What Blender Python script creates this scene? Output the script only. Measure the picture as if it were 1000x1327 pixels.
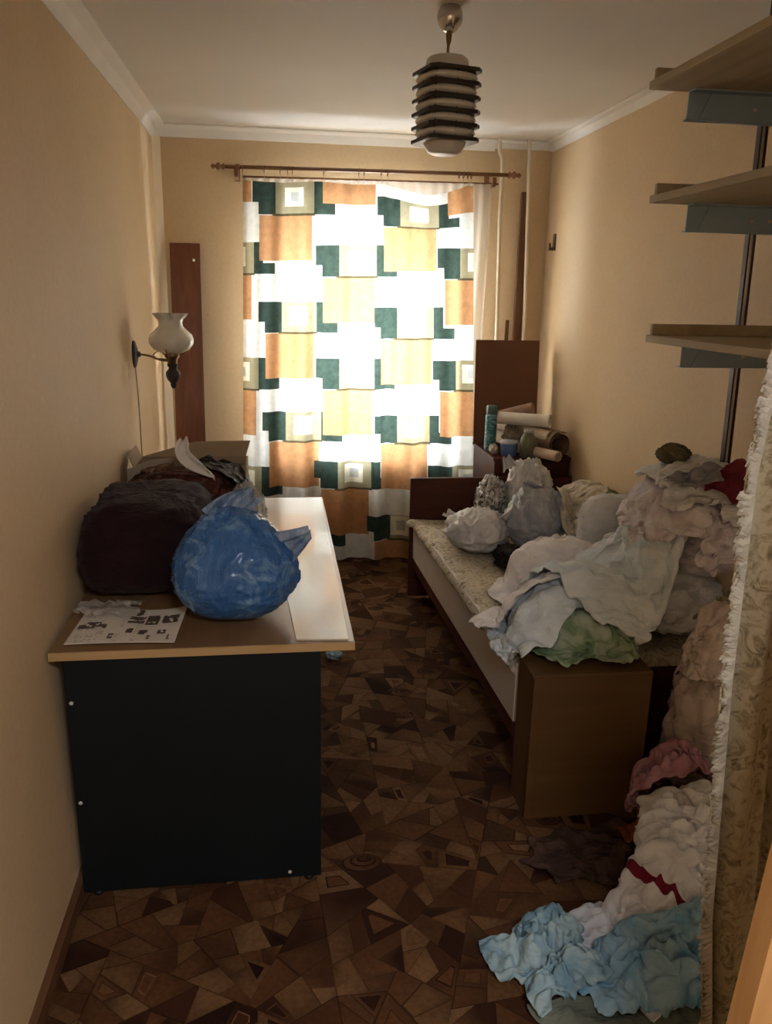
import bpy, bmesh, math, random
import numpy as np
from mathutils import Vector, Matrix, noise as mn
PI = math.pi
for o in list(bpy.data.objects): bpy.data.objects.remove(o)
C = bpy.context.scene.collection
SC = bpy.context.scene
random.seed(4); RNG = np.random.default_rng(7)

# ------------------------------------------------------------------ camera, world, lights, exposure
FPX, CAMZ = 1040.0, 1.654
R_ = np.array([[0.9911348562790522, 0.01558680792323322, -0.13194221495589273],
               [-0.13131655013383195, 0.26584714170450596, -0.9550294555187778],
               [0.020190600031984404, 0.9638891786228895, 0.26553717442957]])
cd = bpy.data.cameras.new('camera'); cam = bpy.data.objects.new('camera', cd); C.objects.link(cam)
cd.sensor_fit = 'VERTICAL'; cd.sensor_height = 24.0; cd.lens = 24.0 * FPX / 1327.0
cd.clip_start = 0.02; cd.clip_end = 200
cam.matrix_world = Matrix.Translation((0, 0, CAMZ)) @ Matrix([list(r) for r in R_]).to_4x4()
SC.camera = cam
vs = SC.view_settings
vs.view_transform = 'Standard'; vs.look = 'None'; vs.gamma = 1.0; vs.exposure = 1.6; vs.use_curve_mapping = False

w = bpy.data.worlds.new('sky'); SC.world = w; w.use_nodes = True
bg = w.node_tree.nodes['Background']
bg.inputs[0].default_value = (0.86, 0.96, 1.06, 1); bg.inputs[1].default_value = 15.0

def area(name, loc, rot, sx, sy, energy, col, portal=False):
    l = bpy.data.lights.new(name, 'AREA'); l.shape = 'RECTANGLE'; l.size = sx; l.size_y = sy
    l.energy = energy; l.color = col
    if portal: l.cycles.is_portal = True
    o = bpy.data.objects.new(name, l); C.objects.link(o); o.location = loc; o.rotation_euler = rot
    return o
# portal in the window opening guiding the sky light (faces into the room, -Y)
area('window_portal', (0.52, 5.24, 1.40), (-PI/2, 0, 0), 1.10, 1.50, 1.0, (1, 1, 1), portal=True)
# added fill light behind the camera, brightens the near side of the room
FILL_W = 13.0
area('fill_light', (0.35, -0.55, 2.38), (0, 0, 0), 0.5, 0.5, FILL_W, (0.97, 0.97, 1.0))

# ------------------------------------------------------------------ helpers
def tag(o, label=None, cat=None, group=None, kind=None):
    if label: o['label'] = label
    if cat: o['category'] = cat
    if group: o['group'] = group
    if kind: o['kind'] = kind
    return o
def thing(name, label, cat, loc, group=None):
    o = bpy.data.objects.new(name, None); C.objects.link(o); o.location = loc; o.empty_display_size = .05
    return tag(o, label, cat, group)
def wloc(o):
    v = Vector((0, 0, 0))
    while o is not None: v += o.location; o = o.parent
    return v
def mk(name, V, F, mat, parent=None, smooth=False, org=None):
    """mesh from world-space verts"""
    V = np.asarray(V, float)
    if parent is not None: o0 = np.array(wloc(parent))
    elif org is not None: o0 = np.array(org, float)
    else: o0 = np.array([(V[:,0].min()+V[:,0].max())/2, (V[:,1].min()+V[:,1].max())/2, V[:,2].min()])
    me = bpy.data.meshes.new(name); me.from_pydata((V - o0).tolist(), [], F); me.update()
    if isinstance(mat, (list, tuple)):
        for m in mat: me.materials.append(m)
    else: me.materials.append(mat)
    if smooth: me.polygons.foreach_set('use_smooth', [True]*len(me.polygons))
    o = bpy.data.objects.new(name, me); C.objects.link(o)
    if parent is not None: o.parent = parent
    else: o.location = o0
    return o
def box(name, x0, x1, y0, y1, z0, z1, mat, parent=None, bev=0.0, seg=2, org=None, taper=None):
    V = [(x, y, z) for z in (z0, z1) for y in (y0, y1) for x in (x0, x1)]
    F = [(0,2,3,1), (4,5,7,6), (0,1,5,4), (1,3,7,5), (3,2,6,7), (2,0,4,6)]
    o = mk(name, V, F, mat, parent, org=org)
    if bev:
        m = o.modifiers.new('bevel', 'BEVEL'); m.width = bev; m.segments = seg; m.limit_method = 'ANGLE'
    return o
def boxm(V, F, x0, x1, y0, y1, z0, z1):
    n = len(V)
    V += [(x, y, z) for z in (z0, z1) for y in (y0, y1) for x in (x0, x1)]
    F += [tuple(n+i for i in f) for f in [(0,2,3,1), (4,5,7,6), (0,1,5,4), (1,3,7,5), (3,2,6,7), (2,0,4,6)]]
def lathe(name, prof, c, mat, parent=None, n=32, smooth=True, axis='z', rfun=None):
    """prof list of (r, h); c world centre"""
    V, F = [], []
    for i, (r, h) in enumerate(prof):
        for k in range(n):
            a = 2*PI*k/n; rr = r if rfun is None else r*rfun(a, i)
            p = (rr*math.cos(a), rr*math.sin(a), h)
            if axis == 'x': p = (h, p[0], p[1])
            if axis == 'y': p = (p[0], h, p[1])
            V.append((c[0]+p[0], c[1]+p[1], c[2]+p[2]))
    for i in range(len(prof)-1):
        for k in range(n):
            a, b = i*n+k, i*n+(k+1) % n
            F.append((a, b, b+n, a+n))
    F.append(tuple(range(n))[::-1]); F.append(tuple((len(prof)-1)*n+k for k in range(n)))
    o = mk(name, V, F, mat, parent, smooth)
    return o
def tube(name, pts, r, mat, parent=None, n=10, smooth=True):
    pts = [Vector(p) for p in pts]; V, F = [], []
    up = None
    for i, p in enumerate(pts):
        t = (pts[min(i+1, len(pts)-1)] - pts[max(i-1, 0)]).normalized()
        a = Vector((0, 0, 1)) if abs(t.z) < .9 else Vector((1, 0, 0))
        u = t.cross(a).normalized() if up is None else (up - t*up.dot(t)).normalized()
        up = u; v = t.cross(u); rr = r[i] if isinstance(r, (list, tuple)) else r
        for k in range(n):
            q = p + (u*math.cos(2*PI*k/n) + v*math.sin(2*PI*k/n))*rr; V.append(tuple(q))
    for i in range(len(pts)-1):
        for k in range(n):
            a, b = i*n+k, i*n+(k+1) % n; F.append((a, b, b+n, a+n))
    F.append(tuple(range(n))[::-1]); F.append(tuple((len(pts)-1)*n+k for k in range(n)))
    return mk(name, V, F, mat, parent, smooth)
def smoothpts(ctrl, m=8):
    P = [Vector(c) for c in ctrl]; P = [P[0]] + P + [P[-1]]; out = []
    for i in range(1, len(P)-2):
        for k in range(m):
            t = k/m
            out.append(0.5*((2*P[i]) + (P[i+1]-P[i-1])*t + (2*P[i-1]-5*P[i]+4*P[i+1]-P[i+2])*t*t + (3*P[i]-P[i-1]-3*P[i+1]+P[i+2])*t**3))
    out.append(P[-2]); return out

# ------------------------------------------------------------------ materials
class NT:
    def __init__(s, name):
        s.m = bpy.data.materials.new(name); s.m.use_nodes = True; s.t = s.m.node_tree; s.b = s.t.nodes['Principled BSDF']; s.out = s.t.nodes['Material Output']
    def n(s, typ, **k):
        nd = s.t.nodes.new(typ)
        for a, v in k.items(): setattr(nd, a, v)
        return nd
    def l(s, a, b): s.t.links.new(a, b)
    def set(s, nd, **k):
        for a, v in k.items(): nd.inputs[a].default_value = v
        return nd
    def coord(s, scale=(1, 1, 1), rot=(0, 0, 0), which='Object'):
        tc = s.n('ShaderNodeTexCoord'); mp = s.n('ShaderNodeMapping'); mp.inputs['Scale'].default_value = scale; mp.inputs['Rotation'].default_value = rot
        s.l(tc.outputs[which], mp.inputs[0]); return mp.outputs[0]
    def noise(s, vec, scale, detail=4, rough=.55, dist=0):
        nd = s.n('ShaderNodeTexNoise'); s.l(vec, nd.inputs['Vector']); nd.inputs['Scale'].default_value = scale
        nd.inputs['Detail'].default_value = detail; nd.inputs['Roughness'].default_value = rough; nd.inputs['Distortion'].default_value = dist
        return nd.outputs['Fac']
    def ramp(s, fac, stops, interp='LINEAR'):
        r = s.n('ShaderNodeValToRGB'); r.color_ramp.interpolation = interp; e = r.color_ramp.elements
        while len(e) > 1: e.remove(e[0])
        e[0].position = stops[0][0]; e[0].color = (*stops[0][1], 1)
        for p, c in stops[1:]:
            q = e.new(p); q.color = (*c, 1)
        s.l(fac, r.inputs[0]); return r.outputs[0]
    def bump(s, h, strength=.3, dist=.01):
        b = s.n('ShaderNodeBump'); b.inputs['Strength'].default_value = strength; b.inputs['Distance'].default_value = dist
        s.l(h, b.inputs['Height']); s.l(b.outputs[0], s.b.inputs['Normal']); return b
    def mix(s, fac, a, b, mode='MIX'):
        m = s.n('ShaderNodeMix'); m.data_type = 'RGBA'; m.blend_type = mode
        for sock, v in ((m.inputs[0], fac), (m.inputs[6], a), (m.inputs[7], b)):
            if isinstance(v, (int, float)): sock.default_value = v
            elif isinstance(v, tuple): sock.default_value = (*v, 1)
            else: s.l(v, sock)
        return m.outputs[2]
    def math(s, op, a, b=0.0):
        m = s.n('ShaderNodeMath'); m.operation = op
        for sock, v in ((m.inputs[0], a), (m.inputs[1], b)):
            if isinstance(v, (int, float)): sock.default_value = v
            else: s.l(v, sock)
        return m.outputs[0]
def shade(c, k): return tuple(min(1, x*k) for x in c)
def plain(name, col, rough=.6, var=.12, scale=6, metal=0, spec=.5, bump=0.0, bscale=60, coat=0):
    s = NT(name); v = s.coord()
    c = s.ramp(s.noise(v, scale), [(.3, shade(col, 1-var)), (.7, shade(col, 1+var))])
    s.l(c, s.b.inputs['Base Color']); s.b.inputs['Roughness'].default_value = rough; s.b.inputs['Metallic'].default_value = metal
    s.b.inputs['Specular IOR Level'].default_value = spec; s.b.inputs['Coat Weight'].default_value = coat
    if bump: s.bump(s.noise(v, bscale, 3), bump, .004)
    return s.m
def wood(name, c1, c2, rough=.4, axis='x', scale=1.0, spec=.5, coat=0):
    s = NT(name); sc = {'x': (1.2, 14, 14), 'y': (14, 1.2, 14), 'z': (14, 14, 1.2)}[axis]
    v = s.coord(tuple(k*scale for k in sc)); n = s.noise(v, 1.6, 6, .6, 1.2)
    s.l(s.ramp(n, [(.3, c1), (.7, c2)]), s.b.inputs['Base Color']); s.b.inputs['Roughness'].default_value = rough
    s.b.inputs['Specular IOR Level'].default_value = spec; s.b.inputs['Coat Weight'].default_value = coat; s.b.inputs['Coat Roughness'].default_value = .15
    s.bump(n, .08, .003); return s.m
def fabric(name, col, col2=None, rough=.85, pat=9, weave=True, sheen=.0, trans=0.0, lo=.42, hi=.62):
    s = NT(name); v = s.coord()
    c2 = col2 or shade(col, .86)
    n = s.noise(v, pat, 3, .5, .4)
    s.l(s.ramp(n, [(lo, col), (hi, c2)]), s.b.inputs['Base Color']); s.b.inputs['Roughness'].default_value = rough
    s.b.inputs['Sheen Weight'].default_value = sheen; s.b.inputs['Specular IOR Level'].default_value = .25
    def rdg(sc_, d_, mp):
        return s.math('SUBTRACT', 1.0, s.math('MINIMUM', s.math('MULTIPLY', s.math('ABSOLUTE', s.math('SUBTRACT', s.noise(mp, sc_, 2, .5, d_), .5)), 7.0), 1.0))
    h = s.math('ADD', s.math('ADD', s.math('MULTIPLY', rdg(9, 1.2, s.coord((1, .45, 1), (0, 0, .6))), 1.0), s.math('MULTIPLY', rdg(20, 1.5, s.coord((.5, 1, 1), (0, 0, .2))), .6)), s.math('MULTIPLY', s.noise(v, 60, 4), .35))
    s.bump(h, .30, .011)
    return s.m
def floral(name, base, dark, mid, scale=22):
    s = NT(name); v = s.coord()
    a = s.noise(v, scale, 4, .6, 2.2); b = s.noise(v, scale*.42, 3, .5, 1.0)
    c = s.mix(s.ramp(a, [(.46, (0, 0, 0)), (.60, (1, 1, 1))]), base, mid)
    k = s.math('MULTIPLY', s.ramp(a, [(.54, (0, 0, 0)), (.68, (1, 1, 1))]), s.ramp(b, [(.42, (0, 0, 0)), (.55, (1, 1, 1))]))
    s.l(s.mix(k, c, dark), s.b.inputs['Base Color']); s.b.inputs['Roughness'].default_value = .85; s.b.inputs['Specular IOR Level'].default_value = .2
    s.bump(s.noise(v, 40, 4), .3, .01); return s.m
def plastic(name, col, col2, rough=.28, scale=9, trans=0.0, lo=.4, hi=.6):
    s = NT(name); v = s.coord()
    n = s.noise(v, scale, 5, .6, 1.2)
    s.l(s.ramp(n, [(lo, col), (hi, col2)]), s.b.inputs['Base Color']); s.b.inputs['Roughness'].default_value = rough
    s.b.inputs['Transmission Weight'].default_value = trans; s.b.inputs['IOR'].default_value = 1.15 if trans else 1.45
    s.b.inputs['Coat Weight'].default_value = .35; s.b.inputs['Coat Roughness'].default_value = .18
    v2 = s.coord((1, 1, .45)); h = s.math('ADD', s.noise(v2, 34, 5, .65, 2.5), s.math('MULTIPLY', s.noise(v2, 110, 3, .6, 1), .3))
    s.bump(h, .7, .014); return s.m

def wall_mat():
    s = NT('wallpaper'); v = s.coord()
    a = s.noise(v, 2.2, 4, .6); b = s.noise(v, 55, 4, .7, .6)
    c = s.mix(.5, s.ramp(a, [(.3, (.66, .49, .295)), (.7, (.73, .56, .35))]), s.ramp(b, [(.3, (.64, .47, .285)), (.7, (.75, .58, .37))]))
    v2 = s.coord((2.5, 2.5, 60)); sp = s.ramp(s.noise(s.coord((9, 9, 5)), 5, 2, .5), [(.70, (0, 0, 0)), (.76, (1, 1, 1))])
    c = s.mix(s.math('MULTIPLY', sp, .22), c, (.36, .28, .15))
    s.l(c, s.b.inputs['Base Color']); s.b.inputs['Roughness'].default_value = .62; s.b.inputs['Specular IOR Level'].default_value = .35
    s.bump(s.noise(v, 90, 5, .7), .25, .003); return s.m
M_WALL = wall_mat()
M_CEIL = plain('ceiling_paint', (.76, .72, .66), .7, .04, 1.5, bump=.1)
M_CORN = plain('cornice_white', (.80, .76, .70), .6, .04, 5)
M_BASE = wood('baseboard_brown', (.10, .045, .02), (.17, .08, .035), .5, 'y')

def carpet_mat():
    s = NT('carpet_print'); v = s.coord()
    at = s.n('ShaderNodeAttribute'); at.attribute_name = 'print'; at.attribute_type = 'GEOMETRY'
    f = s.noise(v, 3.0, 3); c = s.mix(s.math('MULTIPLY', f, .3), at.outputs['Color'], (.05, .018, .009))
    c = s.mix(s.ramp(s.noise(v, 70, 3, .6), [(.35, (.35, .35, .35)), (.65, (0, 0, 0))]), c, (.03, .012, .006))
    s.l(c, s.b.inputs['Base Color']); s.b.inputs['Roughness'].default_value = .9; s.b.inputs['Specular IOR Level'].default_value = .15
    s.bump(s.noise(v, 400, 2), .4, .003); return s.m
M_CARPET = carpet_mat()

# ------------------------------------------------------------------ room shell
XR, YB, ZC, YF = 1.605, 4.877, 2.5, -1.3
def xl(y, z): return -0.65 + 0.075*min(1, max(0, (YB-y)/2.9))*(1 - z/ZC)
def struct(o): o['kind'] = 'structure'; return o
# floor: carpet printed with angular shards (random straight cuts), outlines and ring medallions
def carpet_floor():
    rr = random.Random(11); V, F, COL = [], [], []
    x0, x1, y0, y1 = -.80, XR+.1, YF-.1, YB+.4
    polys = []
    def split(p, d):
        A = 0
        for k in range(len(p)): A += p[k][0]*p[(k+1) % len(p)][1]-p[(k+1) % len(p)][0]*p[k][1]
        A = abs(A)/2
        if A < rr.choice((.0035, .0065, .011, .017)) or d > 22: polys.append(p); return
        cx = sum(q[0] for q in p)/len(p)+rr.uniform(-.2, .2)*math.sqrt(A); cy = sum(q[1] for q in p)/len(p)+rr.uniform(-.2, .2)*math.sqrt(A)
        # cut across the long direction, well off square
        L = max(range(len(p)), key=lambda k: (p[k][0]-p[k-1][0])**2+(p[k][1]-p[k-1][1])**2)
        ang = math.atan2(p[L][1]-p[L-1][1], p[L][0]-p[L-1][0])+PI/2+rr.uniform(-.75, .75)
        nx, ny = -math.sin(ang), math.cos(ang)
        sd = [(q[0]-cx)*nx+(q[1]-cy)*ny for q in p]; a, b = [], []
        for k in range(len(p)):
            q, r_, s0, s1 = p[k], p[(k+1) % len(p)], sd[k], sd[(k+1) % len(p)]
            (a if s0 >= 0 else b).append(q)
            if (s0 >= 0) != (s1 >= 0):
                t = s0/(s0-s1); m = (q[0]+(r_[0]-q[0])*t, q[1]+(r_[1]-q[1])*t); a.append(m); b.append(m)
        if len(a) < 3 or len(b) < 3: polys.append(p); return
        split(a, d+1); split(b, d+1)
    split([(x0, y0), (x1, y0), (x1, y1), (x0, y1)], 0)
    tones = [(.010, .003, .002), (.026, .008, .004), (.062, .022, .009), (.125, .055, .021), (.170, .088, .036), (.215, .120, .055)]
    def face(pts, cols, z=0.0):
        n = len(V); V.extend((p[0], p[1], z) for p in pts); F.append(tuple(range(n, n+len(pts)))); COL.extend(cols)
    def lerp(a, b, t): return tuple(a[i]*(1-t)+b[i]*t for i in range(3))
    for p in polys:
        ar = sum(p[k][0]*p[(k+1) % len(p)][1]-p[(k+1) % len(p)][0]*p[k][1] for k in range(len(p)))
        if ar < 0: p = p[::-1]
        cx = sum(q[0] for q in p)/len(p); cy = sum(q[1] for q in p)/len(p); t = rr.choices(range(6), (1, 3, 4, 5, 6, 3))[0]; base = tones[t]
        base = lerp(base, tones[rr.randrange(6)], rr.random()*.3)
        g = rr.uniform(0, 2*PI); strength = rr.uniform(.3, 1.0); k = rr.choice((.93, .95, .975, 1.0)); edge = lerp(base, (.014, .005, .003), .75)
        other = tones[rr.choice((0, 1, 2))] if t > 2 else tones[rr.choice((1, 3, 4))]
        R0 = max(math.hypot(q[0]-cx, q[1]-cy) for q in p)
        def col(q):
            d = ((q[0]-cx)*math.cos(g)+(q[1]-cy)*math.sin(g))/R0; return lerp(base, other, max(0, d)*strength)
        inn = [(cx+(q[0]-cx)*k, cy+(q[1]-cy)*k) for q in p]
        for a in range(len(p)):
            b = (a+1) % len(p)
            if k < 1: face([p[a], p[b], inn[b], inn[a]], [edge]*4)
        nest = rr.random()
        if nest < .10:
            k2 = rr.uniform(.45, .65); i2 = [(cx+(q[0]-cx)*k2, cy+(q[1]-cy)*k2) for q in p]; i3 = [(cx+(q[0]-cx)*(k2-.08), cy+(q[1]-cy)*(k2-.08)) for q in p]; c2 = tones[rr.randrange(6)]; c3 = tones[rr.randrange(6)]
            for a in range(len(p)):
                b = (a+1) % len(p); face([inn[a], inn[b], i2[b], i2[a]], [col(inn[a]), col(inn[b]), col(i2[b]), col(i2[a])]); face([i2[a], i2[b], i3[b], i3[a]], [c2]*4)
            face(i3, [c3]*len(p))
        else:
            for a in range(len(p)):
                b = (a+1) % len(p); face([inn[a], inn[b], (cx, cy)], [col(inn[a]), col(inn[b]), base])
    # ring medallions, slightly offset rings like rolled scrolls
    for q in range(26):
        cx, cy = rr.uniform(-.6, 1.3), rr.uniform(.9, 4.6); R0 = rr.uniform(.028, .055); a0 = rr.uniform(0, 6)
        rad = [R0, R0*.90, R0*.66, R0*.56, R0*.36, R0*.28, 0.002]; cs = [tones[1], tones[3], tones[1], tones[3], tones[0], tones[2]]
        N = 22
        for i in range(6):
            for k in range(N):
                A = [(cx+a*math.cos(2*PI*kk/N)*1.15+(R0-a)*.55*math.cos(a0), cy+a*.75*math.sin(2*PI*kk/N)+(R0-a)*.55*math.sin(a0)) for kk, a in ((k, rad[i]), (k+1, rad[i]), (k+1, rad[i+1]), (k, rad[i+1]))]
                face(A, [lerp(cs[i], tones[0], .3+.3*math.sin(2*PI*k/N+a0))]*4, .0006)
    n = len(V); boxm(V, F, x0, x1, y0, y1, -.06, -.0008); COL.extend([(.05, .02, .01)]*24)
    o = mk('floor', V, F, M_CARPET); ca = o.data.color_attributes.new('print', 'FLOAT_COLOR', 'CORNER')
    flat = np.ones((len(COL), 4)); flat[:, :3] = COL; ca.data.foreach_set('color', flat.ravel()); return o
struct(carpet_floor())
struct(box('ceiling', -.80, XR+.1, YF-.1, YB+.4, ZC, ZC+.1, M_CEIL))
ys = [YF, 0, 1.0, 1.977, 2.7, 3.4, 4.1, YB]; zs = [0, .625, 1.25, 1.875, 2.5]
V, F = [], []
for y in ys:
    for z in zs: V.append((xl(y, z), y, z))
for i in range(len(ys)-1):
    for j in range(len(zs)-1):
        a = i*len(zs)+j; F.append((a, a+len(zs), a+len(zs)+1, a+1))
n0 = len(V); V += [(-.80, YF, 0), (-.80, YF, 2.5), (-.80, YB, 2.5), (-.80, YB, 0)]
F.append((n0, n0+1, n0+2, n0+3))
struct(mk('wall_left', V, F, M_WALL, smooth=True))
struct(box('wall_right', XR, XR+.1, YF, YB, 0, ZC, M_WALL))
WX0, WX1, WZ0, WZ1 = 0.06, 0.98, 0.68, 2.05
V, F = [], []
for (a, b, c, d) in ((-.8, WX0, 0, ZC), (WX1, XR+.1, 0, ZC), (WX0, WX1, 0, WZ0), (WX0, WX1, WZ1, ZC)):
    boxm(V, F, a, b, YB, YB+.32, c, d)
struct(mk('wall_back', V, F, M_WALL))
struct(box('wall_front', -.8, XR+.1, YF-.1, YF, 0, ZC, M_WALL))
# cornices: quarter-cove profile run along the walls
def cornice(name, p0, p1, inward, s=.055):
    prof = [(0, 0), (0, -s), (.006, -s), (.012, -s*.8), (s*.45, -s*.35), (s*.85, -.012), (s, -.006), (s, 0)]
    V, F = [], []
    for p in (p0, p1):
        for (u, h) in prof: V.append((p[0]+inward[0]*u, p[1]+inward[1]*u, ZC+h))
    n = len(prof)
    for i in range(n):
        F.append((i, (i+1) % n, n+(i+1) % n, n+i))
    F += [tuple(range(n))[::-1], tuple(range(n, 2*n))]
    return struct(mk(name, V, F, M_CORN))
cornice('trim_1', (-.65, YF, 0), (-.65, YB, 0), (1, 0), .07)
cornice('trim_2', (-.65, YB, 0), (1.26, YB, 0), (0, -1), .06)
cornice('trim_3', (1.26, YB, 0), (XR, YB, 0), (0, -1), .045)
cornice('trim_4', (XR, YF, 0), (XR, YB, 0), (-1, 0), .05)
# bevelled strip, paler than the wall, down the left back corner
V = [(-.652, YB, 0), (-.652, YB-.05, 0), (-.612, YB, 0)]; V = V + [(a, b, 2.44) for a, b, _ in V]
struct(mk('trim_5', V, [(0, 1, 4, 3), (1, 2, 5, 4), (2, 0, 3, 5), (0, 2, 1), (3, 4, 5)], plain('corner_strip', (.78, .62, .42), .6, .04)))
V, F = [], []
for y in ys: V += [(xl(y, 0)-.002, y, 0), (xl(y, 0)+.018, y, 0), (xl(y, 0)+.016, y, .045), (xl(y, .045)-.002, y, .05)]
for i in range(len(ys)-1):
    a = 4*i
    for k in range(4): F.append((a+k, a+(k+1) % 4, a+4+(k+1) % 4, a+4+k))
struct(mk('baseboard_left', V, F, M_BASE))
struct(box('baseboard_back', -.6, XR, YB-.018, YB, 0, .05, M_BASE))
struct(box('baseboard_right', XR-.018, XR, YF, YB-.02, 0, .05, M_BASE))
# window: frame, mullion, casements, panes, sill
M_WFR = plain('window_paint', (.75, .72, .66), .45, .04)
g = NT('window_glass'); tr = g.n('ShaderNodeBsdfTransparent'); gl = g.n('ShaderNodeBsdfGlossy'); gl.inputs['Roughness'].default_value = .03
mx = g.n('ShaderNodeMixShader'); mx.inputs[0].default_value = .07; g.l(tr.outputs[0], mx.inputs[1]); g.l(gl.outputs[0], mx.inputs[2]); g.l(mx.outputs[0], g.out.inputs[0])
M_GLASS = g.m
win = bpy.data.objects.new('window_1', None); C.objects.link(win); win.location = ((WX0+WX1)/2, YB+.2, WZ0); struct(win)
def framebars(x0, x1, z0, z1, y0, y1, t):
    V, F = [], []
    for (a, b, c, d) in ((x0, x0+t, z0, z1), (x1-t, x1, z0, z1), (x0+t, x1-t, z0, z0+t), (x0+t, x1-t, z1-t, z1)): boxm(V, F, a, b, y0, y1, c, d)
    return V, F
V, F = framebars(WX0, WX1, WZ0, WZ1, YB+.17, YB+.24, .045); mk('window_frame', V, F, M_WFR, win)
xm = .42
for (a, b) in ((WX0+.045, xm), (xm+.004, WX1-.045)):
    V, F = framebars(a, b, WZ0+.045, WZ1-.045, YB+.18, YB+.225, .04); o = mk('casement', V, F, M_WFR, win)
    box('pane', a+.038, b-.038, YB+.20, YB+.204, WZ0+.083, WZ1-.083, M_GLASS, o)
box('window_sill', WX0-.06, WX1+.06, YB-.12, YB+.17, WZ0-.035, WZ0, M_WFR, win, .004)

# ------------------------------------------------------------------ height field for piling soft things
GX0, GY0, RES = -.8, .6, .01
NX, NY = 245, 440
HF = np.zeros((NX, NY))
def hf_box(x0, x1, y0, y1, z):
    i0, i1 = int(round((x0-GX0)/RES)), int(round((x1-GX0)/RES)); j0, j1 = int(round((y0-GY0)/RES)), int(round((y1-GY0)/RES))
    i0, j0 = max(i0, 0), max(j0, 0)
    HF[i0:i1, j0:j1] = np.maximum(HF[i0:i1, j0:j1], z)
def hf_pts(P, grow=1):
    i = np.clip(((P[:,0]-GX0)/RES).round().astype(int), 1, NX-2); j = np.clip(((P[:,1]-GY0)/RES).round().astype(int), 1, NY-2)
    for di in range(-grow, grow+1):
        for dj in range(-grow, grow+1): np.maximum.at(HF, (i+di, j+dj), P[:,2])
def hf_get(x, y):
    fx = np.clip((x-GX0)/RES, 0, NX-2.001); fy = np.clip((y-GY0)/RES, 0, NY-2.001)
    i = fx.astype(int); j = fy.astype(int); a = fx-i; b = fy-j
    return HF[i, j]*(1-a)*(1-b)+HF[i+1, j]*a*(1-b)+HF[i, j+1]*(1-a)*b+HF[i+1, j+1]*a*b

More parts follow.
